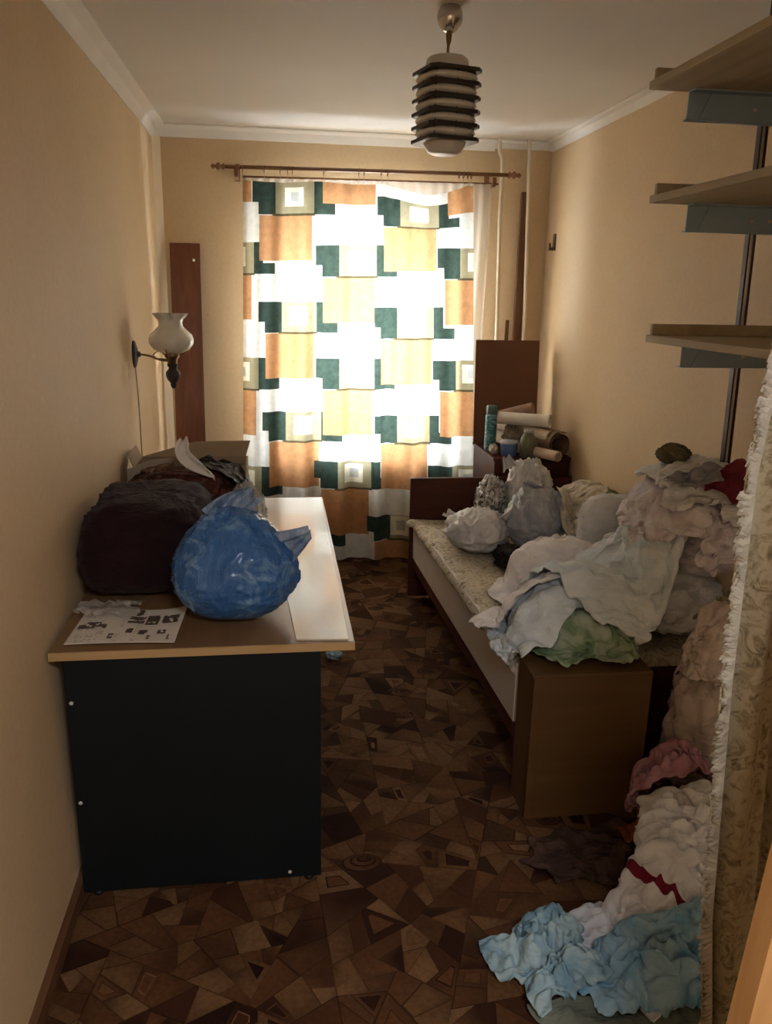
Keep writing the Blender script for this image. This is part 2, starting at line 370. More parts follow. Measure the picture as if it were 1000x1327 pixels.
def cloth(name, mat, cx, cy, w, h, rot=0, shrink=.75, drop=.12, seed=0, n=44, steps=60, outline='rect', label=None, cat='clothing', group=None,
          parent=None, thick=.0015, fric=.55, tilt=(0, 0), mats=None, trimmat=None, amp=.03, it=10, grow=1, subd=1, ymin=None, colfun=None, zfun=None, puff=.0, crease=.017, cfreq=4.0):
    """a piece of cloth dropped in a crumpled state on whatever lies below it: small mass-spring relaxation"""
    r = np.random.default_rng(seed)
    nx = n; ny = max(8, int(n*h/w)); 
    u, v = np.meshgrid(np.linspace(-.5, .5, nx), np.linspace(-.5, .5, ny), indexing='ij')
    # organic outline: warp the sheet edge
    edge = 1.0
    th = np.arctan2(v, u)
    if outline == 'round':
        k = np.maximum(np.abs(u), np.abs(v))*2; rad = np.hypot(u, v)*2+1e-6; u2 = u*k/rad*1.0; v2 = v*k/rad*1.0; u, v = u2*1.0, v2*1.0
    wob = 1 + .10*np.sin(3*th+seed) + .07*np.sin(5*th+2.1*seed) + .04*np.sin(9*th+seed)
    U = u*w*wob; Vv = v*h*wob
    rest = np.stack([U, Vv, np.zeros_like(U)], -1)
    nz = np.zeros_like(U)
    for f in (2.3, 4.7, 9.0):
        a1, a2, p1 = r.uniform(0, 2*PI, 3)
        nz += np.sin(f*2*PI*(np.cos(a1)*u+np.sin(a1)*v)+p1)/f + np.sin(f*2*PI*(np.cos(a2)*u+np.sin(a2)*v)+p1*2)/f
    sx = shrink*(1+.06*np.sin(7*v+seed)); 
    X = U*sx; Y = Vv*shrink*(1+.06*np.sin(6*u+seed*1.7))
    c, s_ = math.cos(rot), math.sin(rot)
    P = np.stack([cx + X*c - Y*s_, cy + X*s_ + Y*c, np.zeros_like(X)], -1)
    base = hf_get(P[...,0], P[...,1])
    P[...,2] = np.maximum(base, np.percentile(base, 60)*.0 + base) + drop*.3 + nz*amp + .02 + tilt[0]*X + tilt[1]*Y
    if zfun: P[...,2] += zfun(u, v)
    P[...,:2] += r.normal(0, .002, P[...,:2].shape)
    def L(a, b): return np.linalg.norm(rest[a]-rest[b], axis=-1)
    S = slice
    sets = []
    for off, axis in ((1, 0), (1, 1), (3, 0), (3, 1)):
        for st in range(2 if off == 1 else 1):
            N = nx if axis == 0 else ny
            ia = np.arange(st, N-off, 2 if off == 1 else 1) if off == 1 else np.arange(0, N-off)
            if axis == 0: A = (ia, S(None)); B = (ia+off, S(None))
            else: A = (S(None), ia); B = (S(None), ia+off)
            sets.append((A, B, L(A, B)[..., None], .5 if off == 1 else .06, off > 1))
    for d in (1, -1):   # shear
        A = (S(0, nx-1), S(0, ny-1)) if d == 1 else (S(0, nx-1), S(1, ny)); B = (S(1, nx), S(1, ny)) if d == 1 else (S(1, nx), S(0, ny-1))
        sets.append((A, B, L(A, B)[..., None], .12, False))
    Vel = np.zeros_like(P); dt = 1/50.
    for k in range(steps):
        P0 = P.copy(); Vel[..., 2] -= 9.8*dt*.7; Vel *= .9
        P = P + Vel*dt
        for q in range(it):
            for A, B, l0, kk, bend in sets:
                D = P[B]-P[A]; d = np.linalg.norm(D, axis=-1, keepdims=True)+1e-9
                g = (d-l0)/d*kk
                if bend: g = np.where(d < l0*.55, g, g*.25)
                D = D*g
                if bend:
                    P[A] = P[A]+D*.5; P[B] = P[B]-D*.5
                else:
                    P[A] = P[A]+D; P[B] = P[B]-D
            H = hf_get(P[..., 0], P[..., 1])+.006
            P[..., 0] = np.clip(P[..., 0], -.57, XR-.012)
            if ymin is not None: P[..., 1] = np.maximum(P[..., 1], ymin)
            pen = P[..., 2] < H
            P[..., 2] = np.where(pen, P[..., 2]+(H-P[..., 2])*.7, P[..., 2])
            if q == it-1:
                P[..., 0] = np.where(pen, P0[..., 0]+(P[..., 0]-P0[..., 0])*(1-fric), P[..., 0]); P[..., 1] = np.where(pen, P0[..., 1]+(P[..., 1]-P0[..., 1])*(1-fric), P[..., 1])
        Vel = (P-P0)/dt; np.clip(Vel, -2, 2, out=Vel)
    H = hf_get(P[..., 0], P[..., 1])+.006; P[..., 2] = np.maximum(P[..., 2], H)
    # heaped volume and sharp creases across the sheet
    ang = r.uniform(0, PI); ca_, sa_ = math.cos(ang), math.sin(ang); se = Vector((seed*1.37 % 50, seed*2.11 % 50, 0))
    L0 = max(w, h)
    CR = np.zeros(P.shape[:2])
    for a in range(nx):
        for b in range(ny):
            x_, y_ = u[a, b]*w, v[a, b]*h; p_, q_ = x_*ca_+y_*sa_, -x_*sa_+y_*ca_
            wq = mn.noise(Vector((x_*4, y_*4, 7))+se)*.25
            n1 = 1-abs(mn.noise(Vector(((p_+wq)*cfreq*3.2, q_*cfreq*.9, 1))+se))*2; n2 = 1-abs(mn.noise(Vector(((q_+wq)*cfreq*4.5, (p_-wq)*cfreq*1.6, 4))+se))*2
            n3 = 1-abs(mn.noise(Vector((x_*cfreq*7, y_*cfreq*7, 9))+se))*2
            CR[a, b] = max(0, n1)**3.5*1.1+max(0, n2)**4*.9+max(0, n3)**2.5*.35
    gx, gy = np.gradient(P, axis=0), np.gradient(P, axis=1); Nn = np.cross(gx, gy); Nn /= np.linalg.norm(Nn, axis=-1, keepdims=True)+1e-9
    Nn *= np.sign(np.where(np.abs(Nn[..., 2:3]) > .05, Nn[..., 2:3], 1))
    P = P + Nn*(CR[..., None]*crease)
    dome = np.clip(1-(2*np.maximum(np.abs(u), np.abs(v)))**2.2, 0, 1)
    P[..., 2] += puff*dome*(.45+.75*np.clip(CR, 0, 1.2))
    # light smoothing
    Q = P.copy(); Q[1:-1, 1:-1] = .8*P[1:-1, 1:-1]+.05*(P[2:, 1:-1]+P[:-2, 1:-1]+P[1:-1, 2:]+P[1:-1, :-2]); P = Q
    idx = np.arange(nx*ny).reshape(nx, ny)
    Fa = np.stack([idx[:-1, :-1], idx[1:, :-1], idx[1:, 1:], idx[:-1, 1:]], -1).reshape(-1, 4)
    pts = P.reshape(-1, 3)
    o = mk(name, pts, Fa.tolist(), mats or mat, parent, True)
    if mats:
        uu = (np.arange(nx-1)+.5)/(nx-1); vv = (np.arange(ny-1)+.5)/(ny-1)
        mi = [int(colfun(a, b)) for a in uu for b in vv]; o.data.polygons.foreach_set('material_index', mi)
    if thick:
        m = o.modifiers.new('thick', 'SOLIDIFY'); m.thickness = thick; m.offset = 1
    if subd: m = o.modifiers.new('sub', 'SUBSURF'); m.levels = subd; m.render_levels = subd
    if label: tag(o, label, cat, group)
    hf_pts(pts, grow)
    return o, P

def blob(name, mat, c, rx, ry, rz, seed=0, crease=.16, flat=.25, label=None, cat='bundle', group=None, parent=None, power=1.0, nu=72, nv=44, knot=0.0, boxy=0.0, hf=True, radial=.0, taper=0.0, lump=.5):
    """closed soft body (bag or bundle) sitting with its flattened base at c.z"""
    V = []; F = []
    off = Vector((seed*7.3, seed*3.1, seed*1.7))
    for j in range(nv+1):
        ph = PI*j/nv; z = -math.cos(ph); rr = math.sin(ph)
        if boxy: rr = abs(rr)**(1-boxy*.6); z = math.copysign(abs(z)**(1-boxy*.3), z)
        for i in range(nu):
            a = 2*PI*i/nu; ca, sa = math.cos(a), math.sin(a)
            if boxy:
                m = (abs(ca)**(2+4*boxy)+abs(sa)**(2+4*boxy))**(-1/(2+4*boxy)); ca *= m; sa *= m
            x, y = rr*ca, rr*sa
            d = Vector((x, y, z*.9))
            dw = d+Vector((mn.noise(d*1.7+off), mn.noise(d*1.7-off), 0))*.35; n1 = max(0, 1-abs(mn.noise(dw*2.1+off))*2.2)**1.8; n2 = max(0, 1-abs(mn.noise(dw*4.9+off*2))*2.2)**2; n3 = mn.noise(d*1.1+off); n4 = 1-abs(mn.noise(d*10+off))*2
            k = 1+crease*(.55*(n1-.4)+.40*(n2-.35)+lump*n3+.14*n4)
            if radial: k += radial*math.sin(a*11+3*mn.noise(d*2+off))*max(0, z)*rr
            kz = k
            if taper: k *= 1-taper*max(0, z+.1)**1.3
            zz = z
            if zz < 0: zz = zz*(1-flat)
            hgt = zz
            if knot and z > .6:
                t = (z-.6)/.4; hgt += knot*t*t; 
                k *= (1-.35*t)
            V.append((c[0]+x*rx*k, c[1]+y*ry*k, hgt*rz*(kz if z > 0 else 1)))
    zmin = min(p[2] for p in V); V = [(p[0], p[1], p[2]-zmin+c[2]) for p in V]
    V = [(p[0], p[1], max(p[2], c[2]+.0)) for p in V]
    for j in range(nv):
        for i in range(nu):
            a = j*nu+i; b = j*nu+(i+1) % nu; F.append((a, b, b+nu, a+nu))
    A = np.array(V); A[:, 0] = np.clip(A[:, 0], -.60, XR-.006)
    o = mk(name, A, F, mat, parent, True)
    if label: tag(o, label, cat, group)
    if hf: hf_pts(A, 1)
    return o

# ------------------------------------------------------------------ curtain rod, curtains
M_ROD = wood('rod_wood', (.16, .07, .025), (.26, .12, .045), .35, 'x', coat=.4)
rod = thing('curtain_rod', 'brown double curtain rod with turned finials above the window', 'curtain rod', (.54, YB-.14, 2.24))
def xr_(t): return -.26+t*1.56
yr = YB-.18
tube('pole', [(xr_(0), yr, 2.277), (xr_(1), yr, 2.292)], .0105, M_ROD, rod)
tube('rear_pole', [(xr_(0)+.09, yr+.06, 2.238), (xr_(1)-.04, yr+.06, 2.250)], .006, M_ROD, rod)
for s, x in ((-1, xr_(0)), (1, xr_(1))):
    z = 2.277 if s < 0 else 2.292
    prof = [(.011, 0), (.02, .004), (.012, .012), (.009, .018), (.02, .028), (.021, .034), (.012, .044), (.007, .05), (.013, .058), (.013, .064), (.004, .072)]
    lathe('finial', [(r, s*h) for r, h in prof], (x, yr, z), M_ROD, rod, 16, axis='x')
for x in (-.20, 1.22):
    z = 2.285
    V, F = [], []
    boxm(V, F, x-.014, x+.014, YB-.012, YB, z-.06, z+.03); boxm(V, F, x-.008, x+.008, yr-.004, YB-.01, z-.056, z-.04)
    boxm(V, F, x-.010, x+.010, yr-.016, yr+.016, z-.05, z-.010); boxm(V, F, x-.008, x+.008, yr+.05, yr+.07, z-.05, z-.038)
    mk('bracket', V, F, M_ROD, rod)
ringx = [-.205, -.185, -.165, -.05, .035, .075, .10, .27, .46, .49, .585, .62, 1.02, 1.045, 1.07, 1.09]
for x in ringx:
    zc = 2.277+.015*(x+.26)/1.56-.007
    pts = [(x+.002*math.sin(a), yr+.017*math.cos(a), zc+.017*math.sin(a)) for a in np.linspace(0, 2*PI, 17)]
    tube('ring', pts, .0028, M_ROD, rod, 6)

# patchwork curtain
ds = []
def P2C(px, py, y):
    c = np.array([(px-500)/FPX, -(py-663.5)/FPX, -1.0]); r = R_@c; t = y/r[1]; return (r[0]*t, CAMZ+r[2]*t)
YC = YB-.185
def curtain_mat(name, col, tw=.5, var=.10, sc=30):
    s = NT(name); v = s.coord((1, 1, 1)); c = s.ramp(s.noise(v, sc, 4, .6), [(.3, shade(col, 1-var)), (.7, shade(col, 1+var))])
    s.l(c, s.b.inputs['Base Color']); s.b.inputs['Roughness'].default_value = .9; s.b.inputs['Specular IOR Level'].default_value = .1
    t = s.n('ShaderNodeBsdfTranslucent'); s.l(c, t.inputs[0]); m = s.n('ShaderNodeMixShader'); m.inputs[0].default_value = tw
    s.l(s.b.outputs[0], m.inputs[1]); s.l(t.outputs[0], m.inputs[2]); s.l(m.outputs[0], s.out.inputs[0]); return s.m
CM = [curtain_mat('curtain_white', (.76, .76, .70), .43), curtain_mat('curtain_terracotta', (.50, .26, .12), .44, .14), curtain_mat('curtain_green', (.045, .07, .055), .35, .25),
      curtain_mat('curtain_khaki', (.36, .32, .20), .40), curtain_mat('curtain_olive_line', (.12, .10, .05), .3), curtain_mat('curtain_cream', (.80, .76, .60)), curtain_mat('curtain_grey', (.48, .50, .46))]
rects = []   # x0,y0,x1,y1 in printed-cloth coordinates (the flat pattern as laid out on the cloth), colour
def motif(x0, y0, x1, y1):
    h = y1-y0
    rects.append((x1+2, y0-0, x1+60, y0+2, 6))
    rects.append((x0-21, y1+2, x1-3, y1+60, 1))
    rects.append((x0-30, y0, x0, y0+h*.66, 2)); rects.append((x0-22, y0, x0, y1+1, 2))
    rects.append((x0, y0, x1, y1, 3)); rects.append((x0-4, y1, x1+1, y1+2.6, 4))
    rects.append((x1, y0, x1+12, y1+1, 2)); rects.append((x1+12, y1-13, x1+27, y1+1, 2))
    cx, cy = (x0+x1)/2-.5, (y0+y1)/2-1.5
    rects.append((cx-12, cy-12, cx+12, cy+12, 5)); rects.append((cx-5, cy-6, cx+6, cy+6, 6))
for m_ in [(285, 314, 329, 354), (290, 463, 335, 503), (297, 603, 339, 640),
           (357, 238, 407, 278), (365, 391, 410, 430), (370, 533, 416, 570), (378, 671, 420, 704),
           (439, 172, 489, 205), (439, 318, 487, 358), (439, 464, 484, 503), (437, 597, 480, 631),
           (518, 254, 568, 292), (514, 398, 561, 438), (514, 538, 556, 573), (505, 667, 532, 697),
           (600, 181, 640, 214), (596, 322, 640, 361), (590, 467, 632, 505), (584, 603, 628, 640)]: motif(*m_)
rects.append((300, 236, 326, 264, 1)); 
xs = sorted({300, 620} | {r for q in rects for r in (q[0], q[2])} | set(np.arange(312, 620, 3.0).tolist())); xs = [x for x in xs if 313 <= x <= 613]
yy = sorted({230, 722} | {r for q in rects for r in (q[1], q[3])} | set(np.arange(236, 722, 6.0).tolist())); yy = [y for y in yy if 238 <= y <= 722]
def dedup(a, e=.6):
    o = [a[0]]
    for q in a[1:]:
        if q-o[-1] > e: o.append(q)
    return o
xs, yy = dedup(xs), dedup(yy)
V, F, MI = [], [], []
for x in xs:
    for y in yy:
        t = (y-238)/(720-238)
        # hang: slight inward taper at the left, gathering, hem droop between the rings
        wx, wz = P2C(x, y, YC)
        u = (x-313)/300
        sag = (-.030*max(0, math.sin((u-.62)/.33*PI)) if .62 < u < .95 else 0) + (-.006*abs(math.sin(u*22)))
        wz += sag*max(0, 1-t*5)*0 
        fold = .018*math.sin(u*2*PI*6.3+.7+.6*math.sin(t*3))+.009*math.sin(u*2*PI*13+1.5*t)
        fold *= (.45+.9*t**.7)
        top = y <= yy[0]+.01
        V.append((wx, YC+fold-.02, wz))
ny_ = len(yy)
for i in range(len(xs)-1):
    for j in range(ny_-1):
        F.append((i*ny_+j, (i+1)*ny_+j, (i+1)*ny_+j+1, i*ny_+j+1))
        cx, cy = (xs[i]+xs[i+1])/2, (yy[j]+yy[j+1])/2; c = 0
        for q in rects:
            if q[0] <= cx <= q[2] and q[1] <= cy <= q[3]: c = q[4]
        MI.append(c)
V = np.array(V)
V[:, 2] = np.maximum(V[:, 2], .035)
# scalloped top hem between clips
ztop = V[:, 2].max()
uu = (V[:, 0]+.16)/1.27
k = np.clip((V[:, 2]-1.95)/.25, 0, 1)
V[:, 2] += k*(-.045*np.clip(np.sin((uu-.60)/.36*PI), 0, 1)*((uu > .6) & (uu < .96)) - .012*np.abs(np.sin(uu*9.0+.3)) - .03*np.clip(uu, 0, 1)+.02)
cur = thing('patchwork_curtain', 'long patchwork print curtain in terracotta, green and white squares over the window', 'curtain', (.47, YC, .03))
pc = mk('curtain_cloth', V, F, CM, cur, True); pc.data.polygons.foreach_set('material_index', MI)
# clips that carry the curtain from the rings
M_CLIP = plain('clip_metal', (.45, .36, .22), .35, .05, metal=.7)
for x in ringx:
    if x > 1.1: continue
    zt = 2.20+.03*x
    tube('curtain_clip', [(x, yr-.002, 2.262), (x, yr-.006, zt)], .0016, M_CLIP, cur, 5)
# sheer net curtain behind
s = NT('net_curtain'); t1 = s.n('ShaderNodeBsdfTransparent'); t2 = s.n('ShaderNodeBsdfTranslucent'); t3 = s.n('ShaderNodeBsdfDiffuse')
for q in (t2, t3): q.inputs[0].default_value = (.85, .84, .80, 1)
ma = s.n('ShaderNodeMixShader'); mb = s.n('ShaderNodeMixShader'); s.l(t2.outputs[0], ma.inputs[1]); s.l(t3.outputs[0], ma.inputs[2]); ma.inputs[0].default_value = .5
s.l(t1.outputs[0], mb.inputs[1]); s.l(ma.outputs[0], mb.inputs[2]); mb.inputs[0].default_value = .42; s.l(mb.outputs[0], s.out.inputs[0])
V, F = [], []; nx = 200; zz = np.linspace(.10, 2.232, 30)
for i in range(nx):
    u = i/(nx-1)
    for z in zz:
        x = -.17+u*1.385; t = 1-z/2.23
        V.append((x+.03*t*(u > .9)*math.sin(3*z), YB-.140+.008*math.sin(u*2*PI*23+.8*math.sin(2*z))+.004*math.sin(u*61), z + (0 if z < 2.2 else .012*x)))
nz_ = len(zz)
for i in range(nx-1):
    for j in range(nz_-1): F.append((i*nz_+j, (i+1)*nz_+j, (i+1)*nz_+j+1, i*nz_+j+1))
tag(mk('net_curtain', V, F, s.m, None, True), 'thin white net curtain showing at the right edge behind the patchwork curtain', 'curtain')

# ------------------------------------------------------------------ heating pipes and things in the back right corner
M_PIPE = plain('pipe_paint', (.80, .70, .55), .4, .04)
tag(tube('heating_pipe', smoothpts([(1.315, 4.80, 0), (1.312, 4.80, 1.3), (1.292, 4.80, 2.05), (1.290, 4.80, 2.36), (1.270, 4.80, 2.43), (1.267, 4.80, 2.5)]), .011, M_PIPE),
    'cream painted heating pipe next to the net curtain, bent near the ceiling', 'pipe')
tag(tube('heating_pipe', smoothpts([(1.488, 4.81, 0), (1.488, 4.81, 1.2), (1.452, 4.81, 2.3), (1.44, 4.81, 2.5)]), .011, M_PIPE),
    'straight cream heating pipe in the right back corner', 'pipe')
M_PLK = wood('plank_brown', (.13, .055, .022), (.20, .09, .038), .5, 'z')
o = box('wooden_plank', 1.428, 1.478, 4.845, 4.868, .0, 2.225, M_PLK, bev=.002); tag(o, 'narrow brown plank upright against the wall between the heating pipes and corner', 'plank')
o = box('wooden_stick', 1.365, 1.385, 4.80, 4.82, .0, 1.50, M_PLK, bev=.002); tag(o, 'short dark stick poking up behind the brown hardboard sheet', 'stick')
V, F = [], []; boxm(V, F, 1.595, 1.605, 4.70, 4.73, 1.90, 1.99); boxm(V, F, 1.575, 1.598, 4.708, 4.722, 1.90, 1.915); boxm(V, F, 1.57, 1.578, 4.708, 4.722, 1.90, 1.94)
tag(mk('wall_hook', V, F, plain('hook_dark', (.08, .05, .03), .4)), 'small dark hook on the right wall near the back corner', 'hook')

M_DARKR = wood('dark_red_wood', (.045, .010, .006), (.085, .022, .012), .5, 'x', spec=.25)
cab = thing('low_cabinet', 'dark red-brown low cabinet in the back right corner behind the bed', 'cabinet', (1.385, 4.49, 0))
V, F = [], []
boxm(V, F, 1.17, 1.188, 4.18, 4.65, 0, .772); boxm(V, F, 1.577, 1.595, 4.18, 4.65, 0, .772); boxm(V, F, 1.188, 1.577, 4.635, 4.65, .02, .772); boxm(V, F, 1.188, 1.577, 4.19, 4.635, .05, .068)
mk('body', V, F, M_DARKR, cab)
box('cabinet_top', 1.16, 1.60, 4.17, 4.66, .772, .79, M_DARKR, cab, .002)
for a, b in ((1.19, 1.381), (1.384, 1.575)):
    d = box('door', a, b, 4.172, 4.188, .07, .768, M_DARKR, cab, .002)
    lathe('knob', [(.006, 0), (.006, -.01), (.012, -.014), (.012, -.02), (.004, -.024)], ((b-.03 if a < 1.3 else a+.03), 4.172, .5), M_ROD, d, 12, axis='y')
hf_box(1.16, 1.60, 4.17, 4.66, .79)

M_HB = plain('hardboard', (.16, .062, .024), .55, .12, 3)
V, F = [], []; boxm(V, F, 1.145, 1.525, 0, .006, 0, .60)
V = np.array(V, float); V[:, 1] += 4.58+.05*V[:, 2]/.6; V[:, 2] += .792+.012*(V[:, 0]-1.38)*0
o = mk('hardboard_sheet', V, F, M_HB); tag(o, 'square reddish brown hardboard sheet standing on the corner cabinet', 'board')

# teal can
s = NT('teal_print'); v = s.coord((1, 1, 3)); s.l(s.ramp(s.noise(v, 25, 3, .5, .5), [(.4, (.03, .16, .19)), (.52, (.10, .30, .34)), (.6, (.28, .42, .42))]), s.b.inputs['Base Color']); s.b.inputs['Roughness'].default_value = .35
can = thing('spray_can', 'tall teal printed can standing on the left of the corner cabinet', 'can', (1.198, 4.40, .79))
lathe('body', [(.030, 0), (.033, .004), (.033, .20), (.030, .206)], (1.198, 4.40, .79), s.m, can, 24)
lathe('cap', [(.030, .206), (.031, .208), (.031, .246), (.027, .254), (.010, .256)], (1.198, 4.40, .79), plain('cap_green', (.10, .16, .14), .4), can, 24)
# blue tub
tub = thing('plastic_tub', 'small blue plastic tub with pale lid in front of the teal can', 'tub', (1.262, 4.235, .79))
lathe('body', [(.036, 0), (.042, .005), (.048, .065), (.049, .07)], (1.262, 4.235, .79), plain('tub_blue', (.10, .19, .42), .35), tub, 24)
lathe('lid', [(.051, .070), (.052, .078), (.046, .083), (.01, .084)], (1.262, 4.235, .79), plain('tub_lid', (.45, .45, .55), .4), tub, 24)
o = blob('paper_bag', fabric('tan_cloth', (.42, .36, .28), (.30, .25, .2)), (1.19, 4.29, .79), .022, .05, .03, 41, .3, label='crumpled pale paper bag at the left edge of the corner cabinet', cat='bag')
# wallpaper rolls
def roll(c, d, L, r, mat, label, turns=2.4, seed=0):
    """open spiral roll: c = centre of the near end, d = direction to the far end"""
    d = Vector(d).normalized(); a = Vector((0, 0, 1)); u = d.cross(a).normalized(); vv = u.cross(d)
    V, F = [], []; n = int(28*turns)
    for k in range(n+1):
        t = k/n; ang = 2*PI*turns*t+seed; rr = r*(1-.42*t)
        for e in (0, 1):
            for th in (0, -.0022):
                p = Vector(c)+d*(L*e)+(u*math.cos(ang)+vv*math.sin(ang))*(rr+th); V.append(tuple(p))
    for k in range(n):
        a0, b0 = 4*k, 4*k+4
        F += [(a0, b0, b0+2, a0+2), (a0+1, a0+3, b0+3, b0+1), (a0, a0+1, b0+1, b0), (a0+2, b0+2, b0+3, a0+3)]
    F += [(0, 2, 3, 1), (4*n, 4*n+1, 4*n+3, 4*n+2)]
    o = mk('wallpaper_roll', V, F, mat, None, True); tag(o, label, 'roll', 'wallpaper rolls on the corner cabinet')
    o.data.set_sharp_from_angle(angle=.7); return o
M_R = [plain('roll_cream', (.62, .52, .40), .6, .1, 14), plain('roll_pink', (.40, .25, .18), .6, .2, 18), plain('roll_white', (.70, .66, .58), .6, .08, 12), plain('roll_brown', (.24, .15, .09), .6, .3, 10), plain('roll_beige', (.52, .40, .30), .6, .1, 10)]
roll((1.518, 4.14, .868), (-.25, 1, -.02), .46, .074, M_R[3], 'wide brown wallpaper roll lying at the right end of the cabinet top', 2.2, 1)
roll((1.475, 4.03, .824), (-.5, .9, .0), .34, .031, M_R[4], 'thin beige wallpaper roll lying lowest, its end nearest the bed', 3, 2)
roll((1.475, 4.20, .985), (-.75, .6, -.03), .30, .037, M_R[2], 'white wallpaper roll lying on top of the others, open end right', 2.6, .4)
roll((1.41, 4.32, 1.045), (-.80, .5, -.30), .22, .033, M_R[1], 'pinkish brown wallpaper roll topmost at the back of the pile', 2.6, 2.2)
roll((1.395, 4.22, .838), (-.30, 1, .01), .42, .043, M_R[0], 'cream wallpaper roll lying on the cabinet beside the green bottle', 2.4, 3)
roll((1.47, 4.17, .905), (-.45, .9, .02), .42, .034, M_R[0], 'cream wallpaper roll lying in the middle of the pile of rolls', 2.4, 5)
bt = thing('green_jar', 'olive green jar with a pale round lid in front of the wallpaper rolls', 'jar', (1.355, 4.10+.09, .79))
M_GRN = plain('jar_green', (.13, .14, .08), .3, .2, 20)
lathe('body', [(.036, 0), (.044, .006), (.046, .05), (.044, .10), (.030, .125), (.024, .135)], (1.355, 4.19, .79), M_GRN, bt, 24)
lathe('lid', [(.027, .135), (.028, .137), (.028, .152), (.022, .155), (.005, .156)], (1.355, 4.19, .79), plain('jar_lid', (.38, .38, .30), .4), bt, 20)
blob('crumpled_paper', fabric('brown_paper', (.22, .17, .11), (.40, .34, .25), pat=20), (1.32, 4.34, .79), .055, .05, .085, 12, .5, label='crumpled brown and white paper between the teal can and rolls', cat='paper')

# ------------------------------------------------------------------ tall plank leaning at the back left
V, F = [], []; boxm(V, F, -.585, -.42, 0, .018, 0, 1.20); V = np.array(V, float)
V[:, 1] += 4.72+.13*V[:, 2]/1.2; V[:, 2] += .69
# it stands on a carton beyond the desk
s = NT('red_wood'); v = s.coord((14, 14, 1.2)); n_ = s.noise(v, 1.5, 5, .6, 1)
s.l(s.ramp(n_, [(.3, (.13, .038, .016)), (.7, (.22, .075, .035))]), s.b.inputs['Base Color']); s.b.inputs['Roughness'].default_value = .28; s.b.inputs['Coat Weight'].default_value = .5
pl = thing('red_wooden_board', 'tall reddish brown varnished board leaning in the back left corner', 'board', (-.5, 4.72, .69))
mk('panel', V, F, s.m, pl)
lathe('screw_cap', [(.008, 0), (.008, -.004), (.003, -.005)], (-.455, 4.835, 1.80), plain('screw_white', (.8, .78, .74), .3), pl, 12, axis='y')
M_CARD = plain('cardboard', (.30, .225, .14), .8, .08, 10)
cb = thing('cardboard_box', 'large cardboard box under the red board in the back left corner', 'box', (-.42, 4.55, 0))
V, F = [], []
for (a, b, c, d) in ((-.62, -.20, 4.42, 4.426), (-.62, -.20, 4.854, 4.86), (-.62, -.614, 4.426, 4.854), (-.206, -.20, 4.426, 4.854)): boxm(V, F, a, b, c, d, 0, .68)
boxm(V, F, -.614, -.206, 4.426, 4.854, 0, .006); mk('body', V, F, M_CARD, cb)
box('flap', -.62, -.20, 4.42, 4.63, .682, .688, M_CARD, cb); box('flap', -.62, -.20, 4.64, 4.86, .682, .688, M_CARD, cb)

# ------------------------------------------------------------------ desk
M_DESKT = wood('desk_veneer', (.17, .092, .040), (.24, .14, .065), .28, 'y', .6, coat=.3)
M_DARKP = plain('dark_panel', (.004, .0075, .0105), .55, .15, 5, spec=.3)
M_SCREW = plain('screw_pale', (.6, .6, .6), .3, .02)
desk = thing('desk', 'long desk along the left wall with dark end panel and veneered top', 'desk', (-.19, 2.75, 0))
top = box('desk_top', -.588, .195, 1.965, 3.515, .726, .75, M_DESKT, desk, .002)
box('edge_band', -.588, .195, 1.962, 1.966, .727, .749, wood('edge_band', (.42, .27, .12), (.52, .36, .18), .4, 'x'), desk)
ep = box('end_panel', -.558, .105, 1.975, 1.995, .012, .726, M_DARKP, desk, .0015)
for p in ((-.545, .60), (-.545, .30), (.015, .02+.01)):
    lathe('screw', [(.006, 0), (.005, -.002), (.001, -.003)], (p[0], 1.975, p[1]), M_SCREW, ep, 10, axis='y')
box('end_panel', -.558, .105, 3.47, 3.49, .012, .726, M_DARKP, desk, .0015)
box('back_panel', -.556, -.54, 1.995, 3.47, .25, .726, M_DARKP, desk)
for y in (1.985, 3.48):
    for x in (-.52, .07): lathe('foot', [(.012, 0), (.014, .003), (.014, .012)], (x, y, 0), M_DARKP, desk, 10)
hf_box(-.6, .195, 1.965, 3.515, .75)
# white laminated sheet on the desk
s = NT('white_laminate'); v = s.coord(); sc_ = s.noise(s.coord((8, 1.5, 1)), 12, 6, .75, .5)
s.l(s.mix(s.ramp(sc_, [(.62, (0, 0, 0)), (.70, (.7, .7, .7))]), (.64, .57, .47), (.36, .24, .14)), s.b.inputs['Base Color']); s.b.inputs['Roughness'].default_value = .22; s.b.inputs['Coat Weight'].default_value = .2
V = [(.040, 1.985, .7505), (.178, 1.975, .7505), (.188, 3.50, .7505), (-.10, 3.50, .7505), (-.07, 2.9, .7505), (.0, 2.6, .7505)]
V2 = V+[(a, b, .7545) for a, b, _ in V]; F = [tuple(range(6))[::-1], tuple(range(6, 12))]+[(i, (i+1) % 6, 6+(i+1) % 6, 6+i) for i in range(6)]
tag(mk('laminate_sheet', V2, F, s.m), 'off-white glossy laminate sheet lying along the right side of the desk', 'board')

